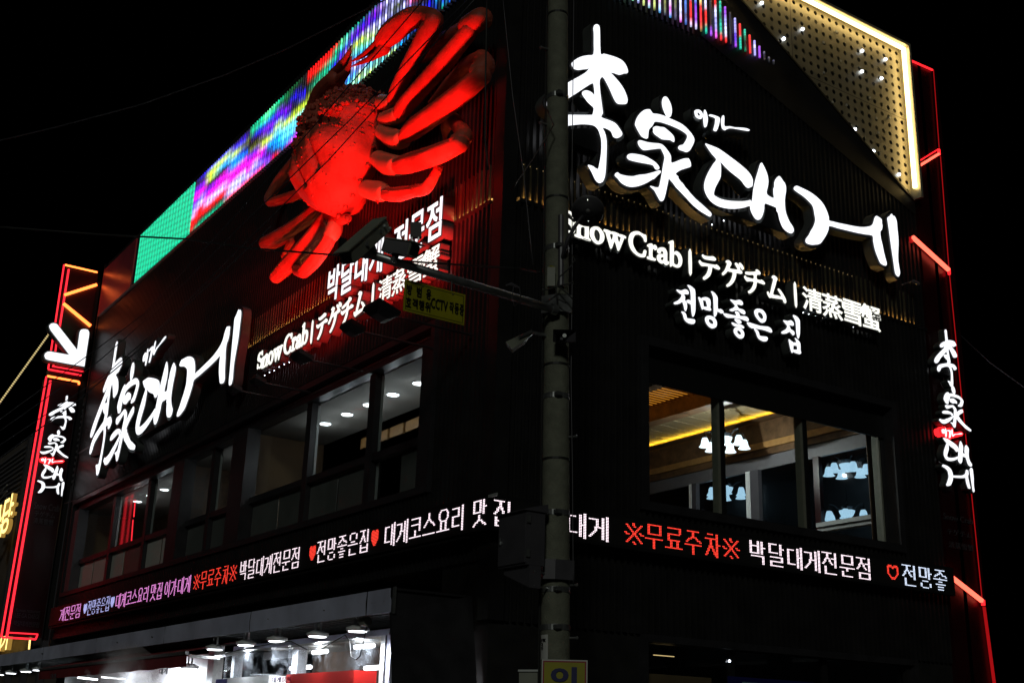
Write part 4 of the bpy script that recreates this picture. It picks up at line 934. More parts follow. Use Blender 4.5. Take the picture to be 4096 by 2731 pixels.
# rooms
for x0, x1, cz, wm in ((-9.4, -1.9, 7.41, 'wallbeige'), (-13.3, -9.5, 7.41, 'wood'), (-21.7, -13.35, 7.41, 'wallbeige')):
    part('room_ceiling', 'ceilwhite', ((x0, .34, cz), (x1, 4.2 if x0 > -10 else 3.0, cz+.05)))
    part('room_wall', wm, ((x0, 1.85 if x0 < -1.9 and x0 > -10 else 2.2, 5.0), (x1, 1.95 if x0 > -10 else 2.3, cz)))
    part('room_floor', 'floor', ((x0, .35, 4.95), (x1, 3.0, 5.02)))
    part('room_wall', wm, ((x0, .35, 5.02), (x0-.08, 3.0, cz)))
for i in range(9):
    part('lattice_frieze', 'woodorange', ((-7.6+i*.6, 1.80, 7.0), (-7.1+i*.6, 1.84, 7.2)))
part('dark_door', 'wood', ((-8.3, 1.80, 5.02), (-7.3, 1.845, 6.7))); part('lit_doorway', 'woodlight', ((-4.2, 1.80, 5.02), (-3.6, 1.845, 6.9)))
def downlight(p, lab, pw=0):
    t = thing('downlight', lab, 'ceiling light', tuple(p), 'round ceiling downlights'); p = Vector(p)
    m = MB(); m.lathe(p, (0, 0, -1), [(0, .13), (.012, .125)], 18); m.build('rim', M['whitepaint'], t)
    m = MB(); m.disc(p-Vector((0, 0, .016)), (0, 0, 1), .105, 18, .006); m.build('lamp_face', M['lamp_face'], t)
    if pw: light('down_glow', 'POINT', p-Vector((0, 0, .35)), pw, (.9, .96, 1), .01, parent=t)
ords = ['first', 'second', 'third', 'fourth', 'fifth']
for i, x in enumerate((-4.02, -4.94, -5.85, -6.74, -7.67)):
    downlight((x, 1.035, 7.405), '%s round white ceiling light from the right in the corner room' % ords[i], 2.8)
for i, x in enumerate((-15.5, -16.59, -17.67, -18.74)):
    downlight((x, .87, 7.405), '%s round white ceiling light from the right in the far left room' % ords[i], 1.8)
downlight((-11.4, 1.2, 7.405), 'added fill light out of view behind the pier left of the corner room', 5)  # added fill for the middle room, kept out of view
t = thing('hanging_garment', 'dark blue glossy plastic sheet hanging inside the rightmost pane of the left wall', 'plastic sheet', (-3.1, .9, 6.5))
m = MB(); n = 14
for i in range(n+1):
    for z in (7.05, 6.6, 6.1): m.v.append((-3.35+.55*i/n, .95+.05*math.sin(i*1.7+z), z))
for i in range(n):
    for k in range(2): a = i*3+k; m.f.append((a, a+3, a+4, a+1)); m.mi.append(0)
m.build('sheet', mat('blue_plastic', (.03, .06, .10), .2), t, smooth=True)
t = thing('neon_tube', 'upright red neon tube reflected glow in the far left window', 'neon light', (-17, .3, 6))
for pa, pb in ((b2, b3) for b2, b3 in (((541, 1998), (535, 2066)), ((532, 2078), (525, 2172)))):
    a, c = hy(*pa, .40), hy(*pb, .40); m = MB(); m.tube([a, c], .016, 8); m.build('tube', M['scarlet_neon'], t)

# ================================================================== crab
def limb(mb, pts, rads, n=16, sub=5, mi=0):
    P_ = [Vector(p) for p in pts]; out = []; R_ = []
    for i in range(len(P_)-1):
        p0 = P_[max(i-1, 0)]; p1 = P_[i]; p2 = P_[i+1]; p3 = P_[min(i+2, len(P_)-1)]
        for j in range(sub):
            t = j/sub; out.append(.5*((2*p1)+(p2-p0)*t+(2*p0-5*p1+4*p2-p3)*t*t+(-p0+3*p1-3*p2+p3)*t**3)); s = t*t*(3-2*t); R_.append(rads[i]*(1-s)+rads[i+1]*s)
    out.append(P_[-1]); R_.append(rads[-1])
    # rounded caps
    def capn(c, d, r):
        return [(c+d*r*math.sin(a)*.8, r*math.cos(a)) for a in (math.pi*.16, math.pi*.32, math.pi*.45)]
    d0 = (out[0]-out[1]).normalized(); d1 = (out[-1]-out[-2]).normalized()
    c0 = capn(out[0], d0, R_[0])[::-1]; c1 = capn(out[-1], d1, R_[-1])
    pp = [c[0] for c in c0]+out+[c[0] for c in c1]; rr = [c[1] for c in c0]+R_+[c[1] for c in c1]
    mb.tube(pp, rr, n, True, mi)
    return out, R_
def spines(mb, path, R_, dens=2, size=.018, ang=(0.25, -.45, .8)):
    for i in range(1, len(path)-1):
        t = (path[i+1]-path[i-1]).normalized(); v = (CAM-path[i]).normalized(); v = (v-t*v.dot(t)).normalized(); s = t.cross(v)
        for k in range(dens):
            c = path[i]+(path[i+1]-path[i])*k/dens
            for a in ang:
                d = v*math.cos(a)+s*math.sin(a); b = c+d*(R_[i]*.97); mb.add([b+t*size, b+s*size, b-t*size, b-s*size, b+d*size*1.1], [(0, 1, 4), (1, 2, 4), (2, 3, 4), (3, 0, 4)])
CR = thing('giant_crab', 'giant red model snow crab mounted on the left wall below the tube screen', 'crab sculpture', tuple(hy(1380, 640, -.6)))
cc = lambda x, y, o: hy(950+x*.7334, y*.7334, -o)
def r_at(p, pxr): return pxr*.7334*(p-CAM).dot(_f)/FOC
def mk(name, pts, mt='crab', sp=True, n=16, parent=CR, dens=2, size=.017):
    """pts: (crop x, crop y, distance off the wall, half width in crop pixels)"""
    q = [cc(x, y, .15+.42*o) for x, y, o, r in pts]; rr = [r_at(a, p[3]) for a, p in zip(q, pts)]
    m = MB(); pth, R_ = limb(m, q, rr, n)
    if sp: spines(m, pth, R_, dens, size)
    return m.build(name, M[mt], parent, smooth=True)
# shell: a domed, warty shield built point by point
SC0 = cc(640, 862, .25)                            # centre of the shell on its base plane
def shell():
    m = MB(); nu, nv = 96, 72
    rnd = random.Random(3)
    tl = math.radians(20)
    ex = Vector((math.cos(tl), 0, math.sin(tl))); ez = Vector((-math.sin(tl), 0, math.cos(tl)))
    ez = (ez+Vector((0, .22, 0))).normalized(); en = ex.cross(ez).normalized()
    if en.y > 0: en = -en
    warts = [(rnd.uniform(-.85, .85), rnd.uniform(-.8, .95), rnd.uniform(.03, .055)) for _ in range(520)]
    warts = []
    grid = {}
    for (u, v, r) in warts: grid.setdefault((int((u+2)/.1), int((v+2)/.1)), []).append((u, v, r))
    def prof(u, v):
        # outline radius of the shield: broad at the back, pinched at the front with rostrum
        a = math.atan2(v, u); rr = 1.0
        s = math.sin(a)
        rr = 1.0 - .10*max(0, s)**2 - .07*max(0, -s)**4 + .02*math.cos(7*a) + (.05*math.cos(14*a) if s > -.2 else .02*math.cos(9*a))
        if s > .93: rr += .10*(s-.93)/.07
        if s < -.9: rr += .04
        return rr
    for i in range(nv+1):
        rho = i/nv
        for k in range(nu):
            a = 2*math.pi*k/nu; u0, v0 = math.cos(a), math.sin(a); R0 = prof(u0, v0)
            e = math.sin(rho*math.pi/2*1.12) if rho < .893 else 1-(rho-.893)*.9
            u, v = u0*R0*e, v0*R0*e
            hgt = math.cos(min(1, rho/.893)*math.pi/2)**.75 if rho < .893 else -(rho-.893)*1.6
            # grooves and bosses
            g_ = -.10*math.exp(-((v-.02+.35*abs(u)**1.5)/.06)**2)*(1 if abs(u) < .75 else .3)
            g_ += -.08*math.exp(-((abs(u)-.30-.10*v)/.05)**2)*(1 if -.75 < v < .5 else 0)
            g_ += .07*math.exp(-((abs(u)-.5)**2+(v+.42)**2)/.05)+.07*math.exp(-((u)**2+(v-.35)**2)/.06)+.06*math.exp(-((abs(u)-.55)**2+(v-.35)**2)/.03)
            w_ = 0
            gi, gj = int((u+2)/.1), int((v+2)/.1)
            for di in (-1, 0, 1):
                for dj in (-1, 0, 1):
                    for (wu, wv, wr_) in grid.get((gi+di, gj+dj), ()):
                        d2 = (u-wu)**2+(v-wv)**2
                        if d2 < wr_*wr_: w_ = max(w_, .55*wr_*math.sqrt(1-d2/(wr_*wr_)))
            H = .98*(max(hgt, 0) if hgt > 0 else hgt)+(g_*1.6+w_*1.1)*(max(0, min(1, (1-rho)*4)))
            m.v.append(SC0+ex*u*(1.12+.10*v)+ez*v*1.36+en*H*1.08)
    for i in range(nv):
        for k in range(nu):
            m.f.append((i*nu+k, i*nu+(k+1) % nu, (i+1)*nu+(k+1) % nu, (i+1)*nu+k)); m.mi.append(0)
    o = m.build('carapace', M['crab'], CR, smooth=True)
    w = MB()
    for _ in range(1500):
        i = int(nv*.88*math.sqrt(rnd.random())); k = rnd.randrange(nu); c = Vector(m.v[i*nu+k])
        d = c-SC0; v = d.dot(ez)/1.25; u = d.dot(ex)/1.24
        if v < -.15-.35*u and rnd.random() > .22: continue
        if abs(abs(u)-.32) < .07 and rnd.random() < .7: continue
        nr_ = (Vector(m.v[i*nu+(k+1) % nu])-Vector(m.v[i*nu+k])).cross(Vector(m.v[(i+1)*nu+k])-c)
        nr_ = nr_.normalized() if nr_.length > 1e-9 else en
        if nr_.dot(en) < -.2: nr_ = -nr_
        r = rnd.uniform(.018, .062)*(1.0 if v > -.1 else .5)
        w.lathe(c-nr_*.01, nr_, [(0, r), (r*.55, r*.8), (r*1.0, r*.42), (r*1.2, r*.1)], 7)
    for k in range(0, nu, 4):
        i = int(nv*.9); c = Vector(m.v[i*nu+k]); d = (c-SC0); d = (d-en*d.dot(en)).normalized()
        w.lathe(c, (d+en*.2), [(0, .05), (.05, .035), (.10, .006)], 6)
    w.build('shell_warts', M['crab'], CR, smooth=True, kind='stuff')
shell()
mk('underside', [(600, 640, .25, 170), (590, 900, .2, 200), (600, 1080, .25, 110)], sp=False, n=24)
# walking legs on the right
mk('leg_joint', [(800, 650, .5, 40), (850, 640, .7, 50), (880, 625, .85, 46)], 'joint', False)
mk('leg', [(880, 625, .85, 40), (930, 560, .95, 52), (1100, 370, 1.05, 55), (1270, 165, 1.05, 50)])
mk('leg_knuckle', [(1255, 150, 1.05, 60), (1325, 105, .9, 62), (1340, 110, .6, 55)], sp=False)
mk('leg_tip', [(1330, 110, .7, 50), (1230, 170, .3, 52), (1100, 250, .12, 50), (1010, 330, .08, 20)], sp=False)
mk('leg_joint', [(790, 720, .5, 45), (860, 760, .7, 56), (900, 760, .85, 52)], 'joint', False)
mk('leg', [(915, 745, .9, 42), (980, 690, 1.0, 60), (1160, 560, 1.1, 62), (1335, 410, 1.1, 56)])
mk('leg_knuckle', [(1315, 400, 1.1, 62), (1350, 360, .95, 58), (1330, 320, .6, 50)], sp=False)
mk('leg_tip', [(1330, 330, .7, 50), (1270, 350, .3, 48), (1180, 430, .12, 36), (1050, 560, .08, 12)], sp=False)
mk('leg_joint', [(770, 870, .5, 50), (830, 900, .7, 62), (870, 905, .85, 58)], 'joint', False)
mk('leg', [(885, 905, .9, 48), (940, 890, 1.0, 58), (1080, 845, 1.1, 58), (1215, 785, 1.1, 50)])
mk('leg_knuckle', [(1200, 780, 1.1, 54), (1235, 745, .95, 50), (1215, 700, .6, 42)], sp=False)
mk('leg_tip', [(1225, 720, .7, 40), (1175, 655, .3, 42), (1140, 690, .2, 32), (1130, 760, .1, 10)], sp=False)
mk('leg_joint', [(700, 1030, .5, 50), (770, 1045, .65, 58), (800, 1050, .8, 46)], 'joint', False)
mk('leg', [(815, 1060, .85, 38), (880, 1060, .9, 42), (975, 1040, .95, 32)])
mk('leg_tip', [(975, 1040, .95, 36), (1030, 1025, .85, 34), (1085, 940, .7, 26), (1100, 890, .5, 22), (1070, 870, .3, 8)], dens=1)
# claw arm, right
mk('claw_joint', [(790, 560, .6, 45), (840, 560, .75, 40)], 'joint', False)
mk('claw_arm', [(845, 545, .85, 32), (880, 470, .95, 42), (960, 320, 1.1, 48), (1050, 160, 1.15, 58)])
mk('claw_wrist', [(1050, 170, 1.15, 52), (1070, 110, 1.15, 56), (1010, 85, 1.2, 52)], sp=False)
mk('claw_palm', [(1040, 95, 1.2, 50), (950, 100, 1.3, 62), (850, 170, 1.4, 66), (790, 230, 1.45, 50)])
mk('claw_finger', [(810, 195, 1.45, 36), (740, 260, 1.5, 22), (680, 305, 1.5, 14), (615, 340, 1.5, 3)], sp=False)
mk('claw_finger', [(800, 265, 1.4, 36), (740, 310, 1.45, 20), (690, 335, 1.45, 13), (620, 365, 1.45, 3)], sp=False)
# claw arm, left
mk('claw_arm', [(385, 730, .9, 40), (420, 620, 1.1, 58), (470, 510, 1.2, 62), (540, 430, 1.25, 52)])
mk('claw_finger', [(530, 415, 1.25, 40), (570, 360, 1.3, 30), (600, 310, 1.35, 18), (622, 250, 1.35, 4)], sp=False)
mk('claw_finger', [(550, 440, 1.2, 32), (590, 400, 1.25, 22), (612, 350, 1.3, 11), (620, 310, 1.3, 4)], sp=False)
# legs on the left
mk('leg', [(400, 1030, .6, 34), (320, 1065, .75, 32), (180, 1105, .9, 26)])
mk('leg_tip', [(180, 1105, .9, 26), (172, 1070, .7, 24), (260, 960, .3, 40), (370, 840, .15, 48)], sp=False)
mk('leg', [(440, 1140, .6, 44), (380, 1190, .75, 42), (260, 1270, .9, 40), (150, 1325, 1.0, 36)])
mk('leg_tip', [(150, 1325, .9, 34), (170, 1340, .5, 30), (290, 1300, .25, 26), (245, 1400, .2, 10)], sp=False)
mk('leg_joint', [(500, 1180, .6, 40), (465, 1225, .75, 46), (440, 1250, .85, 44)], 'joint', False)
mk('leg', [(455, 1230, .85, 42), (400, 1310, .95, 50), (300, 1420, 1.05, 50), (210, 1510, 1.1, 38)])
mk('leg_joint', [(540, 1200, .7, 40), (525, 1255, .85, 48), (510, 1285, .95, 44)], 'joint', False)
mk('leg', [(515, 1270, .95, 38), (480, 1340, 1.0, 40), (420, 1420, 1.05, 42), (360, 1485, 1.1, 36)])
mk('leg_knuckle', [(355, 1488, 1.1, 30), (325, 1475, 1.0, 28), (325, 1450, .8, 22)], sp=False)
mk('tail_flap', [(480, 1180, .7, 28), (540, 1200, .75, 36), (600, 1190, .7, 26)], sp=False)
for x, y in ((765, 1110), (603, 1222), (385, 825), (1005, 180)):
    mk('small_horn', [(x-4, y-30, .8, 14), (x, y, .8, 3)], sp=False)
# red flood lamps on arms under the crab
RF = []
for i, (px, py, s, lab) in enumerate(((1525, 1247, 1.35, 'large red flood lamp on an arm beside the yellow sheet sign'), (1411, 1314, 1.0, 'red flood lamp on an arm below the katakana letters'), (1207, 1428.6, 1.0, 'red flood lamp on an arm below the word Crab'), (1031, 1523, .8, 'red flood lamp on an arm below the word Snow'), (940, 1556, .7, 'red flood lamp on an arm at the end of the logo'))):
    off = (1.5, 1.4, 1.1, 1.0, 1.0)[i]; p = hy(px, py, -off); t = thing('flood_lamp', lab, 'flood lamp', tuple(p), 'red flood lamps on arms under the crab')
    m = MB(); m.tube([p+Vector((0, .10, -.02)), Vector((p.x, .03, p.z-.02))], .018, 8); m.build('arm', M['frame'], t)
    w = .17*s; m = MB(); u = Vector((0, .35, 1)).normalized(); s1 = Vector((1, 0, 0)); s2 = u.cross(s1)
    v = []
    for h, k in ((-.10, .45), (-.02, 1), (.05, 1.0)):
        for a, b in ((-1, -1), (1, -1), (1, 1), (-1, 1)): v.append(p+u*h+s1*a*w*k+s2*b*w*.8*k)
    m.add(v, [(3, 2, 1, 0)]+[(r*4+c, r*4+(c+1) % 4, r*4+4+(c+1) % 4, r*4+4+c) for r in range(2) for c in range(4)]+[(8, 9, 10, 11)])
    m.build('housing', M['black'], t)
    m = MB(); q = p+u*.054; m.add([q-s1*w*.85-s2*w*.66, q+s1*w*.85-s2*w*.66, q+s1*w*.85+s2*w*.66, q-s1*w*.85+s2*w*.66], [(0, 1, 2, 3)]); m.build('lamp_face', M['red_lamp'], t)
    light('red_light', 'SPOT', p+u*.10, (1650, 560, 470, 190, 14)[i], (1, .022, .018), .12, (p+Vector(((-3.1, -2.9, -1.4, -.2, 0)[i], (.85, .7, .1, .1, .1)[i], (5.3, 4.4, 2.6, 2.6, 2.6)[i]))), (92, 80, 110, 110, 100)[i], parent=t)

# ================================================================== street stall canopy, lamps and tanks
CN = thing('canopy', 'blue grey metal canopy fascia running along the foot of the left wall', 'canopy', (-10, -1.2, 3.3))
FZ0, FZ1, FO = 3.122, 3.43, 1.2
xs = [-.415, wl(1468, 2400, FO)[0], wl(1000, 2500, FO)[0], wl(655, 2560, FO)[0], wl(381, 2600, FO)[0], wl(168, 2630, FO)[0], -27.5]
for i, (a, b) in enumerate(zip(xs, xs[1:])):
    m = MB(); n = 6; mid = (a+b)/2
    for k in range(n+1):
        x = a-.012+(b+.012-a+.012)*k/n
        for j, z in enumerate((FZ0, (FZ0+FZ1)/2, FZ1)): m.v.append((x, -FO-.012*math.sin(k*2.1+i)*(j == 1), z))
    for k in range(n):
        for j in range(2): q = k*3+j; m.f.append((q, q+3, q+4, q+1)); m.mi.append(0)
    m.build('fascia_panel', M['fascia'], CN, smooth=True)
m = MB(); m.box((-.40, -FO+.01, FZ0), (-27.5, -FO+.03, FZ1-.01)); m.build('backing', M['black'], CN)
m = MB(); m.box((-.40, -FO+.03, FZ1-.06), (-27.5, -.01, FZ1-.03)); m.build('top_sheet', M['black'], CN)
for k in range(8):
    m = MB(); m.box((-.42, -FO+.10+k*.14, 3.14), (-27.5, -FO+.13+k*.14, 3.20)); m.build('soffit_rail', M['steel'], CN)
m = MB(); m.add([(-.40, -FO, FZ1), (-.40, -FO, FZ0), (.18, -FO+.0, 0.1), (.18, 0, 0.1), (-.40, 0, FZ1), (-.46, -FO, FZ1), (-.46, -FO, FZ0), (.12, -FO, .1), (.12, -.02, .1), (-.46, -.02, FZ1)],
       [(0, 1, 2, 3, 4), (9, 8, 7, 6, 5), (0, 5, 6, 1), (1, 6, 7, 2), (3, 8, 9, 4), (0, 4, 9, 5)]); m.build('end_wall', M['frame'], CN)
m = MB(); m.box((-.40, -FO-.002, FZ0-.02), (-.36, -FO+.03, FZ1+.01)); m.build('corner_flashing', M['steel'], CN)
def baylamp(p, lab, power=0, s=1.0):
    t = thing('bay_lamp', lab, 'lamp', tuple(p), 'round white lamps under the canopy'); p = Vector(p); r = .145*s
    m = MB(); m.lathe(p, (0, 0, 1), [(0, r*.98), (.02, r*1.12), (.05, r*1.1), (.06, r*.8), (.085, r*.5)], 20); m.build('housing', M['whitepaint'], t)
    m = MB(); m.box((p.x-r*1.25, p.y-.02, p.z+.03), (p.x-r*1.08, p.y+.02, p.z+.06)); m.build('clip', M['alu'], t)
    m = MB(); m.disc(p-Vector((0, 0, .006)), (0, 0, 1), r*.86, 20, .008); m.build('lamp_face', M['lamp_face'], t)
    m = MB()
    for s_ in (-1, 1): m.box((p.x+s_*r*.62-.004, p.y-.016, p.z+.04), (p.x+s_*r*.62+.004, p.y+.016, p.z+.20))
    m.box((p.x-r*.62, p.y-.016, p.z+.20), (p.x+r*.62, p.y+.016, p.z+.207)); m.tube([(p.x, p.y, p.z+.2), (p.x, p.y, p.z+.25)], [.012, .02], 6); m.build('yoke', M['whitepaint'], t)
    if power: light('bay_glow', 'SPOT', p-Vector((0, 0, .03)), power, (.9, .95, 1), .1, p-Vector((0, 0, 1)), 165, parent=t)
    return t
LP = [((1270, 2544), 'over the middle of the red banded tank'), ((1430, 2523), 'nearest the canopy end beside the hanging box'), ((1108, 2563), 'over the right end of the clear tank'), ((983, 2579), 'over the left end of the clear tank'), ((859, 2596), 'in front of the steel post'),
      ((758, 2672), 'hanging low at the end of the red awning'), ((153, 2679), 'at the left edge of the red awning'), ((104, 2685), 'second from the left end of the awning'), ((44, 2691), 'third from the left end of the awning'), ((-4, 2697), 'cut by the left edge of the picture')]
for i, (q, lab) in enumerate(LP): baylamp(hy(*q, -1.0), 'round white bay lamp %s' % lab, 85 if i < 6 else 16)
# stall interior
ST = thing('stall_front', 'white framed stall front with curved glass tanks behind the canopy lamps', 'stall', (-4, -.6, 1))
cS = lambda x, y, o=.6: wl(x, y, o)
def spart(name, mt, *bx, **kw):
    m = MB()
    for a, b in bx: m.box(a, b)
    return m.build(name, M[mt] if isinstance(mt, str) else mt, ST, **kw)
spart('back_wall', 'brownwall', ((-7.1, 0.9, .1), (-.5, 1.0, 3.1)))
for k in range(7):
    spart('wall_tile', 'wood' if k % 3 else 'woodlight', ((-6.6+k*.86, .86, 1.2+.35*(k % 2)), (-5.85+k*.86, .895, 2.5-.2*(k % 3))))
spart('stall_ceiling', 'ceilwhite', ((-7.1, -.45, 2.99), (-.5, .9, 3.04)))
spart('post', 'whitepaint', ((-1.76, -.60, .1), (-1.64, -.48, 2.95))); spart('post', 'fascia', ((-1.62, -.58, .1), (-1.50, -.46, 2.98)))
spart('post', 'whitepaint', ((-4.62, -.62, .1), (-4.42, -.46, 2.93))); spart('post', 'whitepaint', ((-7.12, -.62, .1), (-7.00, -.46, 2.93)))
spart('post', 'steel', ((-8.32, -.60, .1), (-8.02, -.42, 3.1)))
spart('top_rail', 'fascia', ((-7.1, -.62, 2.94), (-1.5, -.50, 3.02)))
spart('inner_frame', 'whitepaint', ((-5.5, -.1, 1.6), (-5.3, -.05, 2.95))); spart('inner_frame', 'whitepaint', ((-7.0, -.1, 2.83), (-5.52, -.05, 2.95)))
for lx0, lx1, lz, ly in ((-4.0, -2.5, 2.62, .35), (-6.8, -6.0, 2.70, .35), (-6.6, -6.0, 2.50, .1), (-1.9, -1.0, 2.72, .5), (-3.9, -3.3, 2.92, .1), (-5.4, -4.9, 2.90, .1)):
    mm = MB(); mm.tube([(lx0, ly, lz), (lx1, ly, lz)], .035, 8); mm.build('strip_lamp', M['lamp_face'], ST)
def tank(x0, x1, lab, band):
    t = thing('glass_tank', lab, 'tank', ((x0+x1)/2, -.7, 0), 'curved glass tanks')
    pts = [(x0, -.50), (x0+.02, -.66), (x0+.10, -.80), (x0+.26, -.90), (x0+.5, -.94), (x1-.05, -.94), (x1, -.62)]
    m = MB()
    for z in (1.0, 2.86):
        for a, b in pts: m.v.append((a, b, z))
    n = len(pts)
    for i in range(n-1): m.f.append((i, i+1, n+i+1, n+i)); m.mi.append(0)
    m.build('glass', M['glass_dirty'], t, smooth=False)
    m = MB(); m.tube([(a, b, 2.87) for a, b in pts], .018, 6); m.build('top_edge', M['whitepaint'], t)
    m = MB(); z0, z1 = 1.2, 2.46
    q = [(a, b-.006) for a, b in pts]
    for z in (z0, z1):
        for a, b in q: m.v.append((a, b, z))
    for i in range(n-1): m.f.append((i, i+1, n+i+1, n+i)); m.mi.append(0)
    m.build('printed_band', band, t)
    return t
tank(-4.40, -1.78, 'curved glass tank with a red printed band, nearest the canopy end', M['banner_red'])
t2 = tank(-6.98, -4.64, 'curved glass tank with a white printed band, left of the red banded one', M['whitepaint'])
m = MB(); m.lathe((-6.2, -.25, 2.0), (0, 0, 1), [(0, .10), (.5, .09), (.52, .35), (.54, .36)], 16); m.build('filter_column', M['whitepaint'], t2)
for s, x0, x1, y, mt in (('증기전에', 1130, 1165, 2716, 'signred'), ('대게', 1090, 1125, 2718, 'navy')):
    a0, z = wl(x0, y, .95); a1 = wl(x1, y, .95)[0]; glyph_box(s, LW, a0, a1, z-.04, z+.04, .952, 0, t2, M[mt], 0)
m = MB(); m.box((-6.9, -.952, 2.38), (-6.4, -.95, 2.45)); m.build('print_patch', M['navy'], t2)
# bright white wall of the cooking bay, awning, stove hood
KB = thing('cooking_bay', 'white walled cooking bay glowing under the dark red awning', 'stall', (-12, -.3, 1))
m = MB(); m.box((-19.0, -.30, .1), (-8.9, -.22, 3.0)); m.build('white_wall', M['whitepaint'], KB)
m = MB(); m.box((-8.9, -.34, .1), (-8.6, -.24, 3.0)); m.build('curtain', M['camdark'], KB)
m = MB(); m.box((-8.58, -.36, .1), (-8.45, -.26, 3.0)); m.build('curtain_rail', M['redface'], KB)
m = MB(); m.box((-20.2, -1.1, 2.50), (-17.2, -.6, 2.58)); m.build('hood', M['whitepaint'], KB)
for (px, py, dx) in ((350, 2712, 1.1), (452, 2710, 1.2)):
    p = hy(px, py, -.9); m = MB(); m.bar(p-Vector((dx/2, 0, -.03)), p+Vector((dx/2, 0, -.03)), .14, .03); m.build('tube_lamp', M['lamp_face'], KB)
light('bay_light', 'AREA', (-10.5, -1.0, 2.5), 70, (.86, .93, 1), 1.0, (-10.5, -.3, 1.6), parent=KB)
light('bay_light', 'AREA', (-14, -1.0, 2.5), 22, (.86, .93, 1), 1.0, (-14, -.3, 1.6), parent=KB)
AW = thing('awning', 'dark red cloth awning with a grey front bar hanging under the canopy', 'awning', (-11, -1.5, 2.8))
a0, z0 = wl(160, 2675, 1.5); a1, z1 = wl(748, 2611, 1.5); zc2 = (z0+z1)/2
m = MB(); m.bar((a0, -1.5, zc2), (a1, -1.5, zc2), .06, .05); m.build('front_bar', M['steel'], AW)
m = MB(); n = 40
for i in range(n+1):
    x = a0+(a1-a0)*i/n
    for z, o in ((zc2-.02, 0), (zc2-.12, .006), (zc2-.225+.006*math.sin(i*1.3), .014)): m.v.append((x, -1.5-o*math.sin(i*.9), z))
for i in range(n):
    for k in range(2): q = i*3+k; m.f.append((q, q+3, q+4, q+1)); m.mi.append(0)
m.build('valance', M['awning'], AW, smooth=True)
m = MB(); m.add([(a0, -1.5, zc2+.02), (a1, -1.5, zc2+.02), (a1, -.3, zc2+.32), (a0, -.3, zc2+.32), (a0, -1.5, zc2+.03), (a1, -1.5, zc2+.03), (a1, -.3, zc2+.33), (a0, -.3, zc2+.33)], [(0, 3, 2, 1), (4, 5, 6, 7), (0, 1, 5, 4), (1, 2, 6, 5), (2, 3, 7, 6), (3, 0, 4, 7)])
m.build('cloth_roof', M['awning'], AW)
m = MB(); m.bar((a1-.05, -.9, zc2-.02), (a1-.05, -.4, zc2+.1), .05, .05); m.bar((a1-.05, -1.45, zc2-.05), (a1-.05, -.9, zc2-.05), .05, .05); m.build('folding_arm', M['whitepaint'], AW)
m = MB(); m.tube([(a1-.25, -.35, zc2+.25), (a1+.12, -.35, zc2+.25)], .10, 12); m.build('roller', M['whitepaint'], AW)
for x in (205, 640):
    q0, z = wl(x, 2685 if x > 400 else 2703, 1.52); glyph_box('대게', LW, q0, q0+.42, z-.05, z+.05, 1.525, 0, AW, M['boxgrey'], 0)
bx = thing('socket_box', 'small pale box hanging under the canopy beside the last lamp', 'socket box', tuple(hy(1462, 2485, -1.05)))
p = Vector(bx.location); m = MB(); m.tube([p+Vector((-.07, 0, 0)), p+Vector((.07, 0, 0))], .065, 10); m.build('box_body', M['camwhite'], bx)
def cable(name, label, pts, r, mt='rubber', grp=None, sag=0, cat='cable', n=10):
    P_ = [Vector(p) for p in pts]; out = []
    for i in range(len(P_)-1):
        for j in range(n): t = j/n; q = P_[i].lerp(P_[i+1], t); q.z -= sag*4*t*(1-t); out.append(q)
    out.append(P_[-1]); m = MB(); m.tube(out, r, 6); o = m.build(name, M[mt], None, smooth=True); return tagit(o, label, cat, grp)
cable('lamp_cable', 'thin looped cable hanging across the front of the glass tanks', [hy(*q, -1.02) for q in ((855, 2625), (985, 2590), (1162, 2562), (1230, 2597), (1290, 2590), (1380, 2538), (1398, 2560), (1404, 2625), (1425, 2636), (1440, 2622), (1456, 2560), (1470, 2485))], .008, n=3)
# steam
sm = bpy.data.materials.new('steam'); sm.use_nodes = True; t_ = sm.node_tree
for n_ in list(t_.nodes): t_.nodes.remove(n_)
o_ = t_.nodes.new('ShaderNodeOutputMaterial'); pv = t_.nodes.new('ShaderNodeVolumePrincipled'); tc = t_.nodes.new('ShaderNodeTexCoord'); nn = t_.nodes.new('ShaderNodeTexNoise'); mr = t_.nodes.new('ShaderNodeMapRange')
nn.inputs['Scale'].default_value = 1.3; nn.inputs['Detail'].default_value = 5; nn.inputs['Distortion'].default_value = .8
mr.inputs[1].default_value = .49; mr.inputs[2].default_value = .82; mr.inputs[4].default_value = 3.2; pv.inputs['Color'].default_value = (1, 1, 1, 1)
t_.links.new(tc.outputs['Object'], nn.inputs['Vector']); t_.links.new(nn.outputs[0], mr.inputs[0]); t_.links.new(mr.outputs[0], pv.inputs['Density']); t_.links.new(pv.outputs[0], o_.inputs['Volume'])
m = MB(); m.lathe((-10.2, -1.58, 1.2), (0, 0, 1), [(0, .3), (.5, 1.2), (1.2, 1.7), (1.7, 1.3), (2.0, .4)], 12)
m.v = [(x, -1.58+(y+1.58)*.36, z) for x, y, z in m.v]
so = m.build('steam', sm, None, smooth=True); so['kind'] = 'stuff'; tagit(so, 'white steam drifting up in front of the red awning', 'steam')

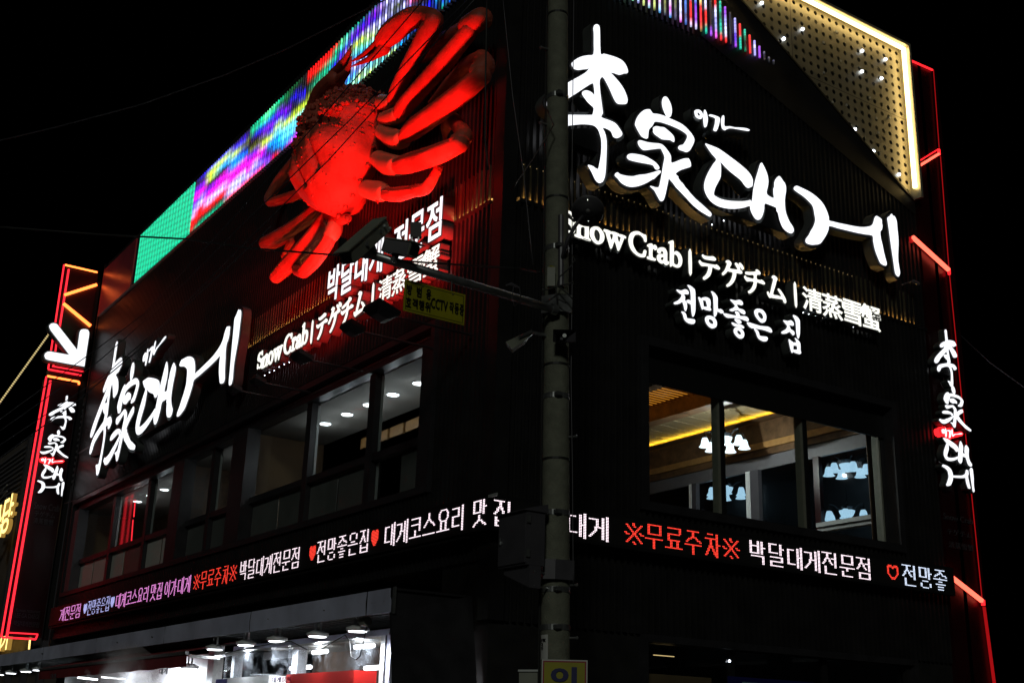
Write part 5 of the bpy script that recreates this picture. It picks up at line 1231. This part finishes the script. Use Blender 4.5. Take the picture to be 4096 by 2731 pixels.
# ================================================================== utility pole and what hangs on it
PD = 12.5
top = hd(2232, -60, PD); bot = hd(2221, 2500, PD)
dirp = (top-bot).normalized(); base = bot-dirp*(bot.z/dirp.z)
UP = thing('utility_pole', 'round concrete utility pole standing in front of the building corner', 'pole', tuple(base))
ax = lambda z: base+dirp*(z/dirp.z)
rz = lambda z: .158-.0038*z
m = MB(); m.tube([ax(z) for z in (0, 1, 2, 3, 4, 5, 6, 7, 8, 9, 10, 11, 12)], [rz(z) for z in range(13)], 28); m.build('shaft', M['concrete'], UP, smooth=True)
toc = Vector((CAM.x-base.x, CAM.y-base.y, 0)).normalized(); side = Vector((-toc.y, toc.x, 0))   # side points to picture right
def zat(py): return hd(2225, py, PD).z
for py in (65, 395, 800, 1000, 1240, 1465, 1590, 2055, 2360, 2510, 1840):
    z = zat(py); m = MB(); c = ax(z); th = .012 if py in (800, 1465, 1840, 65) else .028
    m.tube([c-dirp*th, c+dirp*th], rz(z)+.006, 28); m.build('steel_band', M['steel'] if th > .02 else M['rubber'], UP)
    if th > .02:
        m = MB(); q = c+toc*(rz(z)+.02)+side*.02; m.box(q-Vector((.03, .03, .02)), q+Vector((.03, .03, .02))); m.build('band_buckle', M['steel'], UP)
for py, sg in ((205, -1), (505, -1), (1750, 1), (2550, 1), (2340, 1)):
    z = zat(py); c = ax(z)+side*sg*rz(z)*.8+toc*.03; m = MB(); m.tube([c, c+side*sg*.10+toc*.05], .012, 8); m.sphere(c+side*sg*.10+toc*.05, .018, 8, 5); m.build('step_bolt', M['steel'], UP)
m = MB(); m.tube([ax(z)+side*(rz(z)*.35)+toc*(rz(z)*.95) for z in (zat(1165), zat(1100), zat(1000), zat(930), zat(880))], .035, 10); m.build('conduit', M['boxgrey'], UP)
cb = MB(); cb.tube([ax(z)-side*(rz(z)+.012)+toc*.02 for z in (2, 4, 6, 8, 10)], .012, 6); cb.build('pole_cable', M['rubber'], UP)
# bracket plates
def plate(px0, py0, px1, py1, D, mt, name, parent, th=.10):
    a, b, c, d = hd(px0, py0, D), hd(px1, py0, D), hd(px1, py1, D), hd(px0, py1, D)
    m = MB(); v = [a, b, c, d]; m.add(v+[q-toc*th for q in v], [(0, 3, 2, 1), (4, 5, 6, 7), (0, 1, 5, 4), (1, 2, 6, 5), (2, 3, 7, 6), (3, 0, 4, 7)]); return m.build(name, M[mt], parent)
m = MB(); c = ax(zat(1232)); q = c+toc*(rz(6)+.03)
for a, b in (((-.165, -.06), (.02, .03)), ((.02, .03), (.17, -.02))):
    p0 = c+side*a[0]+toc*(rz(5.5)+.02+a[1]); p1 = c+side*b[0]+toc*(rz(5.5)+.02+b[1]); m.bar(p0, p1, .012, .20)
m.build('arm_bracket', M['steel'], UP)
m = MB(); c = ax(zat(2285))
for a, b in (((-.17, -.10), (-.12, .02)), ((-.12, .02), (0.0, .035)), ((0.0, .035), (.19, -.05))):
    p0 = c+side*a[0]+toc*(rz(3)+.02+a[1]); p1 = c+side*b[0]+toc*(rz(3)+.02+b[1]); m.bar(p0, p1, .012, .20)
m.build('cabinet_bracket', M['boxgrey'], UP)
m = MB(); q = hd(2205, 1110, 12.28); m.bar(q-dirp*.11, q+dirp*.11, .085, .07, up=toc); 
wb = thing('junction_box', 'small weathered cream box strapped to the pole above the camera arm', 'junction box', tuple(q)); m.build('box_body', M['camwhite'], wb)
m = MB(); m.box(q+Vector((-.03, -.03, .112)), q+Vector((.03, .03, .125))); m.build('cap', M['signyellow'], wb)
# equipment cabinet left of pole
EC = thing('control_cabinet', 'dark grey steel control cabinet with sloped lid bolted left of the pole', 'cabinet', tuple(hd(2070, 2150, 12.35)))
cab_f = hd(1996, 2150, 12.2); 
def quad3(m, F, th):                                # front face corners (tl,tr,br,bl) pushed back
    v = [Vector(f) for f in F]; nrm = (v[1]-v[0]).cross(v[3]-v[0]).normalized()
    if nrm.dot(CAM-v[0]) > 0: nrm = -nrm
    m.add(v+[q+nrm*th for q in v], [(0, 3, 2, 1), (4, 5, 6, 7), (0, 1, 5, 4), (1, 2, 6, 5), (2, 3, 7, 6), (3, 0, 4, 7)])
# cabinet is parallel to the left wall: its door looks along -y
yc_ = hd(2050, 2150, 12.3).y
C = lambda x, y: hy(x, y, yc_)
ztop = C(2105, 2030).z; zbot = C(2105, 2255).z; xl_ = C(1998, 2150).x; xr_ = C(2108, 2150).x
m = MB(); m.box((xl_, yc_, zbot), (xr_, yc_+.22, ztop-.02)); m.build('cabinet_body', M['boxgrey'], EC)
m = MB(); m.box((xl_+.01, yc_-.018, zbot+.02), (xr_-.01, yc_-.002, ztop-.03)); dr = m.build('door', M['boxgrey'], EC)
m = MB(); m.tube([(xl_+.06, yc_-.03, (zbot+ztop)/2-.03), (xl_+.06, yc_-.018, (zbot+ztop)/2-.03)], .022, 10); m.box((xl_+.052, yc_-.04, (zbot+ztop)/2-.05), (xl_+.068, yc_-.031, (zbot+ztop)/2+.02)); m.build('lock', M['steel'], dr)
m = MB(); m.add([(xl_-.02, yc_-.05, ztop-.02), (xr_+.02, yc_-.05, ztop-.02), (xr_+.02, yc_+.24, ztop+.06), (xl_-.02, yc_+.24, ztop+.06), (xl_-.02, yc_-.05, ztop-.03), (xr_+.02, yc_-.05, ztop-.03), (xr_+.02, yc_+.24, ztop-.03), (xl_-.02, yc_+.24, ztop-.03)],
       [(0, 1, 2, 3), (7, 6, 5, 4), (0, 4, 5, 1), (1, 5, 6, 2), (2, 6, 7, 3), (3, 7, 4, 0)]); m.build('lid', M['boxgrey'], EC)
for f in (.2, .8):
    z = zbot+(ztop-zbot)*f; m = MB(); m.box((xr_+.002, yc_-.01, z-.04), (xr_+.02, yc_+.03, z+.04)); m.build('hinge', M['steel'], EC)
xm = C(2115, 2330).x; m = MB(); zl = C(2112, 2345).z
m.add([(xl_+.04, yc_+.04, zbot-.002), (xr_, yc_+.04, zbot-.002), (xr_, yc_+.04, zl), (xl_+.04, yc_+.04, zbot-.06), (xl_+.04, yc_+.18, zbot-.002), (xr_, yc_+.18, zbot-.002), (xr_, yc_+.18, zl), (xl_+.04, yc_+.18, zbot-.06)],
      [(0, 1, 2, 3), (7, 6, 5, 4), (0, 4, 5, 1), (1, 5, 6, 2), (2, 6, 7, 3), (3, 7, 4, 0)]); m.build('lower_housing', M['boxgrey'], EC)
m = MB(); m.tube([(xr_, yc_+.1, zbot-.06), tuple(ax(zbot-.06))], .01, 6); m.tube([(xr_, yc_+.1, zbot-.2), tuple(ax(zbot-.2))], .01, 6); m.build('stud', M['steel'], EC)
# horn loudspeaker
HS = thing('horn_speaker', 'dark rectangular horn loudspeaker on the right side of the pole', 'loudspeaker', tuple(hd(2258, 1340, 12.2)))
c = hd(2258, 1342, 12.15); upv = Vector((0, 0, 1)); m = MB()
def ring(mb, c, w, h): return [c-side*w-upv*h, c+side*w-upv*h, c+side*w+upv*h, c-side*w+upv*h]
rows = [ring(m, c, .122, .068), ring(m, c-toc*.03, .118, .064), ring(m, c-toc*.12+side*-.03, .06, .04), ring(m, c-toc*.22+side*-.06, .035, .035)]
m.add(sum(rows, []), [(r*4+k, r*4+(k+1) % 4, r*4+4+(k+1) % 4, r*4+4+k) for r in range(3) for k in range(4)]+[(12, 13, 14, 15)]); m.build('horn', M['boxgrey'], HS)
m = MB(); m.disc(c-toc*.02, toc, .022, 12, .05); m.build('driver', M['alu'], HS)
m = MB(); m.bar(c-toc*.10-side*.03, ax(c.z), .03, .03); m.build('mounting_arm', M['boxgrey'], HS)
# small floodlight pointing down left of the pole
SF = thing('street_flood_light', 'grey street flood light tilted down left of the pole above the banner', 'flood light', tuple(hd(2070, 1360, 12.3)))
a, b = hd(2032, 1385, 12.2), hd(2128, 1330, 12.35); m = MB()
u_ = (b-a).normalized(); dn = u_.cross(toc).normalized(); 
if dn.z > 0: dn = -dn
v = []
for f, w in ((0, .07), (.55, .055), (1, .018)):
    q = a.lerp(b, f); v += [q-toc*w+dn*w, q+toc*w+dn*w, q+toc*w-dn*w*.5, q-toc*w-dn*w*.5]
m.add(v, [(3, 2, 1, 0)]+[(r*4+k, r*4+(k+1) % 4, r*4+4+(k+1) % 4, r*4+4+k) for r in range(2) for k in range(4)]+[(8, 9, 10, 11)]); m.build('housing', M['camwhite'], SF)
m = MB(); m.bar(a.lerp(b, .45)+toc*.08, b+toc*.05, .02, .03); m.bar(b, ax(b.z), .03, .03); m.build('bracket', M['steel'], SF)
# street lamp dome at the right of the pole
SL_ = thing('street_lamp', 'unlit round clear glass street lamp dish hanging right of the pole', 'street lamp', tuple(hd(2352, 848, 12.2)))
c = hd(2352, 845, 12.2); axd = (CAM-c).normalized().lerp(Vector((0, 0, -1)), .35).normalized()
m = MB(); m.lathe(c, -axd, [(-.10, .02), (-.085, .10), (-.04, .165), (0, .182)], 24); m.build('glass_bowl', M['glass_dome'], SL_, smooth=True)
m = MB(); m.lathe(c, -axd, [(.0, .184), (.006, .186), (.012, .184)], 24); m.build('reflector', M['camdark'], SL_, smooth=True)
m = MB(); m.tube([c-axd*.08, hd(2300, 905, 12.25), hd(2270, 960, 12.3), ax(zat(1060))+toc*rz(6)+side*.05], .022, 8); m.build('gooseneck', M['boxgrey'], SL_, smooth=True)
m = MB(); m.sphere(c-axd*.02, .035, 10, 6); m.build('bulb', M['alu'], SL_)
# camera arm
pA_ = hd(2225, 1240, 12.3); xA = pA_.x
e1 = hx(1455, 1010, xA-.05)
ARM = thing('camera_arm', 'long steel tube arm reaching left from the pole carrying the cameras', 'camera arm', tuple(pA_))
m = MB(); m.tube([pA_, Vector((e1.x, e1.y, e1.z))], .044, 16); m.build('tube', M['steel'], ARM, smooth=True)
m = MB(); q = pA_.lerp(e1, .03); m.tube([q, pA_], .06, 16); m.build('flange', M['steel'], ARM)
ad = (e1-pA_).normalized()
def cambox(pfront, pback, w, h, label, hood=True):
    a = Vector(pfront); b = Vector(pback); t = thing('security_camera', label, 'security camera', tuple(a.lerp(b, .5)), 'security cameras on the pole arm')
    d = (b-a).normalized(); m = MB(); m.bar(a, b, w, h); m.build('housing', M['camwhite' if 'upper' in label else 'camdark'], t)
    up = Vector((0, 0, 1)); sd = d.cross(up).normalized(); uu = sd.cross(d)
    m = MB(); m.bar(a-d*.07+uu*(h/2+.012), b+d*.0+uu*(h/2+.012), w*1.16, .012); m.build('sun_hood', M['camwhite'], t)
    m = MB(); m.bar(a-d*.012, a-d*.002, w*.98, h*.98); m.build('front_ring', M['camwhite'], t)
    m = MB(); m.bar(a-d*.018, a-d*.0125, w*.72, h*.72); m.build('lens_window', M['black'], t)
    for f in (.35, .75):
        m = MB(); q = a.lerp(b, f)+sd*(w/2+.006); m.box(q-Vector((.012, .012, .02)), q+Vector((.012, .012, .02))); m.build('latch', M['steel'], t)
    m = MB(); q = a.lerp(b, .6)-uu*(h/2+.045); m.bar(q+uu*.045, q-uu*.045, .05, .05); m.build('bracket', M['camdark'], t)
    return t
Dm = math.hypot(e1.x-CAM.x, e1.y-CAM.y)
def hv(px, py, D): return hd(px, py, D)
c1 = cambox(hv(1388, 1028, Dm-.35), hv(1530, 902, Dm+.12), .145, .135, 'large white upper camera housing tilted down away at the arm tip')
m = MB(); q = hv(1370, 975, Dm-.2); m.box(q-Vector((.03, .03, .05)), q+Vector((.03, .03, .05))); m.build('side_lamp', M['black'], c1)
for dx in (0, 22):
    q = hv(1538+dx, 905+dx*.4, Dm+.0); m = MB(); m.sphere(q, .018, 8, 5); m.build('cable_gland', M['alu'], c1)
c2 = cambox(hv(1652, 1002, Dm-.15), hv(1550, 988, Dm+.12), .135, .125, 'second camera with black lens window facing right above the arm')
IR = thing('infrared_lamp', 'small square black infrared lamp on top of the second camera', 'infrared lamp', tuple(hv(1662, 918, Dm)))
plate(1641, 888, 1684, 948, Dm, 'black', 'lamp_panel', IR, .05); plate(1645, 948, 1650, 962, Dm, 'steel', 'leg', IR, .01); plate(1672, 948, 1677, 962, Dm, 'steel', 'leg', IR, .01)
# yellow sign under the arm
xs_ = xA+.02; S3 = lambda x, y: hx(x, y, xs_)
YS = thing('yellow_sign', 'yellow sheet sign under the camera arm reading 방범용 호객행위 CCTV 작동중', 'sign', tuple(S3(1735, 1210)))
tl, tr, br, bl = S3(1621, 1114.7), S3(1861.8, 1180), S3(1857, 1302.8), S3(1612, 1240.6)
ya, yb, z1_, z0_ = (tl.y+bl.y)/2, (tr.y+br.y)/2, (tl.z+tr.z)/2, (bl.z+br.z)/2
m = MB(); m.box((xs_-.006, ya, z0_), (xs_, yb, z1_)); m.build('sheet', M['signyellow'], YS)
m = MB(); fr = .018
H_ = z1_-z0_; W_ = yb-ya
rect = [(ya+.02, yb-.02, z0_+.02, z0_+.025), (ya+.02, yb-.02, z1_-.025, z1_-.02), (ya+.02, ya+.025, z0_+.025, z1_-.025), (yb-.025, yb-.02, z0_+.025, z1_-.025)]
for a, b, c, d in rect: m.box((xs_+.0005, a, c), (xs_+.002, b, d))
m.build('border_line', M['signblack'], YS)
SW = lambda a, b, off: Vector((xs_+off, a, b))
def ytext(s, u0, u1, v0, v1, bold=.004): glyph_box(s, SW, ya+W_*u0, ya+W_*u1, z0_+H_*v0, z0_+H_*v1, .0008, 0, YS, M['signblack'], bold)
for i, ch in enumerate('방범용'): ytext(ch, .035+.155*i, .035+.155*i+.075, .54, .86)
for i, ch in enumerate('호객행위'): ytext(ch, .03+.103*i, .03+.103*i+.08, .15, .45)
ytext('CCTV', .43, .70, .30, .62, .004)
for i, ch in enumerate('작동중'): ytext(ch, .735+.085*i, .735+.085*i+.068, .30, .64)
for u in (.28, .78):
    m = MB(); m.tube([(xs_-.02, ya+W_*u, z1_-.03), (xs_+.01, ya+W_*u, z1_-.03)], .008, 8); m.tube([(xs_-.02, ya+W_*u, z1_-.03), (xs_-.03, ya+W_*u, pA_.lerp(e1, .5).z)], .006, 6); m.build('hanger_bolt', M['steel'], YS)
# yellow sign at the pole foot
D2 = 12.15
NS = thing('yellow_sign', 'framed yellow sign with a navy 이 fixed on the pole at the bottom edge', 'sign', tuple(hd(2258, 2690, D2)))
ctr = hd(2258, 2690, D2); nrm = (toc+side*-.12).normalized(); sd2 = Vector((-nrm.y, nrm.x, 0))
NW = lambda a, b, off: ctr+sd2*a+Vector((0, 0, b))+nrm*off
hw = .224
def nbox(name, a0, a1, b0, b1, o0, o1, mt):
    v = [NW(a, b, o) for o in (o0, o1) for a, b in ((a0, b0), (a1, b0), (a1, b1), (a0, b1))]; m = MB(); m.add(v, [(0, 3, 2, 1), (4, 5, 6, 7), (0, 1, 5, 4), (1, 2, 6, 5), (2, 3, 7, 6), (3, 0, 4, 7)]); m.build(name, M[mt], NS)
tz = hd(2258, 2637, D2).z-ctr.z
nbox('board', -hw, hw, -.9, tz, -.03, 0, 'signwhite'); nbox('red_line', -hw+.012, hw-.012, -.88, tz-.012, .001, .003, 'signred'); nbox('yellow_field', -hw+.025, hw-.025, -.86, tz-.025, .004, .006, 'signyellow')
glyph_box('이', NW, -.12, .11, tz-.24, tz-.075, .0065, 0, NS, M['navy'], .04)
st_ = hd(2165, 2590, 12.34)
PS = thing('pole_sticker', 'pale peeling notice with numbers stuck on the pole above the yellow sign', 'sticker', tuple(st_))
m = MB(); zc3 = zat(2590)
for i in range(5):
    a = -1.25+.75*i/4; m.v += [ax(zc3-.12)+side*math.sin(a)*(rz(3)+.004)+toc*math.cos(a)*(rz(3)+.004), ax(zc3+.12)+side*math.sin(a)*(rz(3)+.004)+toc*math.cos(a)*(rz(3)+.004)]
for i in range(4): m.f.append((2*i, 2*i+2, 2*i+3, 2*i+1)); m.mi.append(0)
m.build('paper', M['signwhite'], PS)
tw = lambda a, b, off: ax(b)+side*math.sin(a/(rz(3)))*(rz(3)+.006+off)+toc*math.cos(a/rz(3))*(rz(3)+.006+off)
for s, a, dz in (('7 9X', -.13, .05), ('2', -.12, .01), ('9', -.12, -.03)): glyph_box(s, tw, a-.03, a+.035 if len(s) > 1 else a-.01, zc3+dz, zc3+dz+.03, 0, 0, PS, M['signblack'], 0)
nbox2 = thing('meter_box', 'pale green metal box top left of the pole foot', 'box', tuple(hd(2110, 2715, 12.5)))
plate(2076, 2684, 2150, 2790, 12.5, 'camwhite', 'box_body', nbox2, .2); plate(2072, 2676, 2154, 2684, 12.48, 'alu', 'lid', nbox2, .22)
# loose cables at the pole
cable('tied_rope', 'thin twisted rope hanging straight down the right side of the pole', [hd(2296, -60, 12.4), hd(2288, 700, 12.4), hd(2289, 1100, 12.4), hd(2284, 1500, 12.35), hd(2290, 1900, 12.35), hd(2293, 2330, 12.35)], .006, 'boxgrey')
for i, (pts, lab) in enumerate(((((2285, 1015), (2300, 1040), (2270, 1080), (2235, 1110), (2225, 1160), (2230, 1195), (2265, 1212)), 'black cable looping beside the cream junction box'),
                                (((2160, 1165), (2200, 1155), (2240, 1142), (2295, 1130)), 'black cable tied slanting across the pole'),
                                (((2235, 1145), (2265, 1170), (2290, 1195)), 'short black cable drooping to the right of the pole'),
                                (((2190, 440), (2215, 500), (2130, 640), (2044, 762)), 'dark red cable strung from the pole to the wall corner'))):
    cable('loose_cable', lab, [hd(*q, 12.2) for q in pts], .008, 'rubber' if i < 3 else 'redface', n=4)
cable('slack_wire', 'thin slack wire hanging from above left of the pole to the camera arm', [hd(2008, -40, 12.6), hd(2050, 380, 12.6), hd(2095, 700, 12.6), hd(2132, 1060, 12.6)], .006, 'boxgrey', n=4)
cable('slack_wire', 'dark wire hanging straight in front of the crab leg tips', [hd(1948, -40, 13), hd(1942, 330, 13), hd(1940, 560, 13), hd(1952, 680, 13)], .012, 'rubber', n=4)
KN = thing('cable_splice', 'frayed cable splice knot hanging above the camera arm', 'cable splice', tuple(hd(2050, 1150, 11.5)))
m = MB(); q = hd(2050, 1145, 11.5); m.tube([hd(2024, 1142, 11.5), hd(2045, 1136, 11.5), hd(2076, 1150, 11.5)], [.01, .018, .01], 7); m.build('tape_wrap', M['boxgrey'], KN)
m = MB(); m.tube([hd(2055, 1145, 11.5), hd(2048, 1190, 11.5), hd(2058, 1225, 11.5), hd(2084, 1200, 11.5), hd(2078, 1150, 11.5)], .005, 5); m.build('loop', M['boxgrey'], KN)
# overhead wires: strung along the street between this pole side and the far left
def owire(label, pts, D0, D1, r, mt):
    n = len(pts); cable('overhead_wire', label, [hd(x, y, D0+(D1-D0)*i/(n-1)) for i, (x, y) in enumerate(pts)], r, mt, 'overhead wires', cat='wire', n=6)
owire('topmost slanting wire crossing the tube screen and the crab claw', [(-40, 1705), (383, 1398), (574, 1257), (950, 854), (1330, 420), (1720, -30)], 17, 9, .006, 'wire_grey')
owire('second slanting wire crossing the crab shell', [(-40, 1750), (400, 1440), (640, 1230), (950, 917), (1400, 480), (1900, -30)], 17, 9, .006, 'wire_grey')
owire('third slanting wire crossing the crab shell and leg', [(-40, 1805), (420, 1500), (700, 1255), (950, 1001), (1315, 640), (1925, -30)], 17, 9, .006, 'wire_grey')
owire('lowest slanting wire ending across the left logo', [(-40, 1860), (300, 1610), (560, 1395), (900, 1080), (1085, 905)], 17, 13, .008, 'wire_grey')
owire('dark wire running level behind the security cameras', [(-40, 905), (400, 938), (740, 956), (1000, 993), (1362, 1022), (1700, 1050), (2080, 1075), (2160, 1090)], 15, 11, .011, 'rubber')
owire('faint high wire sagging across the black sky', [(-40, 572), (240, 505), (560, 420), (900, 300), (1150, 195), (1600, -30)], 18, 12, .008, 'wire_grey')
owire('faint thin wire in the sky right of the building', [(3830, 1330), (3960, 1450), (4140, 1580)], 24, 22, .008, 'wire_grey')
cable('wall_cable', 'thin cable drooping along the wall just above the left windows', [hy(*q, -.16) for q in ((250, 2015), (430, 1965), (560, 1905), (760, 1810), (900, 1750), (1280, 1560), (1720, 1350))], .010, 'rubber', n=4)
# small corner details
CL = thing('wall_camera', 'small pale tube camera sticking out right of the logo sign', 'security camera', tuple(hx(3655, 1122, .2)))
p = hx(3652, 1124, .25); m = MB(); m.tube([p, p+Vector((.0, .14, -.02))], .035, 10); m.build('tube_body', M['camdark'], CL); m = MB(); m.disc(p+Vector((0, .146, -.02)), (0, 1, 0), .03, 10, .01); m.build('lens', M['alu'], CL); m = MB(); m.tube([p, (0.0, p.y, p.z)], .015, 6); m.build('bracket', M['camdark'], CL)
BK = thing('banner_bracket', 'small slotted grey bracket standing on the banner at the corner', 'bracket', tuple(hy(1972, 1978, -.2)))
m = MB(); p = hy(1972, 1980, -.2); m.box(p-Vector((.10, .01, .02)), p+Vector((.10, .01, .02))); m.build('rail', M['alu'], BK)

# ================================================================== neighbours at the far left
NB = thing('neighbour_building', 'dim brown neighbouring building at the far left edge behind the blade sign', 'building', (-30, 2, 0))
def nb(name, mt, a, b): m = MB(); m.box(a, b); return m.build(name, M[mt], NB)
nb('wall', 'brown_bldg', (-45, 1.2, 0), (-23.4, 8, 12.2))
for k in range(14): nb('wall_louvre', 'camdark', (-40, 1.10, 9.2+k*.2), (-26.5, 1.19, 9.28+k*.2))
for k in range(4): nb('pilaster', 'boxgrey', (-27.5-k*2.2, 1.0, 0), (-27.2-k*2.2, 1.19, 12))
YN = thing('neighbour_sign', 'glowing yellow Korean letter sign on the neighbour building at the left edge', 'sign', (-28, .5, 7))
def nglyph(t, s, x0, x1, y0, y1, y):
    cN = lambda px, py: (hy(px, py, y).x, hy(px, py, y).z)
    a0 = cN(x0, (y0+y1)/2)[0]; a1 = cN(x1, (y0+y1)/2)[0]; b1 = cN((x0+x1)/2, y0)[1]; b0 = cN((x0+x1)/2, y1)[1]
    glyph_box(s, lambda a, b, off: Vector((a, y-off, b)), a0, a1, b0, b1, .30, .14, t, M['yellow_sign'], .012, .0, M['yellow_side'], False)
nglyph(YN, '게', -25, 18, 2065, 2170, .6); nglyph(YN, '식', 18, 48, 2022, 2150, .6); nglyph(YN, '당', 48, 80, 1992, 2128, .6); nglyph(YN, ':', 83, 88, 2015, 2060, .6)
YN2 = thing('neighbour_sign', 'lower glowing yellow Korean letter sign just above the canopy at the left edge', 'sign', (-28, .5, 4))
nglyph(YN2, '습', -12, 18, 2555, 2610, .6); nglyph(YN2, '니', 20, 42, 2548, 2605, .6); nglyph(YN2, '기', 44, 68, 2540, 2600, .6)
m = MB(); a, b = hy(118, 2575, .6), hy(-10, 2600, .6); m.box((a.x, .62, a.z-.45), (b.x, .7, a.z+.45)); m.build('sign_board', M['redface'], YN2)
SB = thing('bulb_string', 'slanting string of small warm bulbs rising to the white arrow', 'string lights', tuple(hd(100, 1500, 25)))
a, b = hd(-6, 1622, 38), hd(238, 1282, 38.4); m = MB(); m.tube([a, b], .02, 6); m.build('cord', M['camdark'], SB)
for i in range(46):
    q = a.lerp(b, i/45); m = MB(); m.sphere(q+Vector((.03, -.03, 0)), .030, 6, 4); m.build('bulb', M['bulb'], SB)
YV = thing('neighbour_sign', 'small vertical warm lit sign low beside the blade sign foot', 'sign', tuple(hy(120, 2590, -.2)))
for k in range(4):
    p = hy(119-k*.8, 2563+k*9, -.2); m = MB(); m.box(p-Vector((.06, .01, .035)), p+Vector((.06, .01, .035))); m.build('lit_cell', M['yellow_sign'], YV)
RL = thing('railing', 'pale steel balcony railing on the neighbour at the left edge', 'railing', tuple(hy(10, 1990, .9)))
for k in range(3):
    m = MB(); m.tube([hy(-30, 2015+k*22, .95), hy(28, 1938+k*26, .95)], .03, 6); m.build('rail', M['alu'], RL)
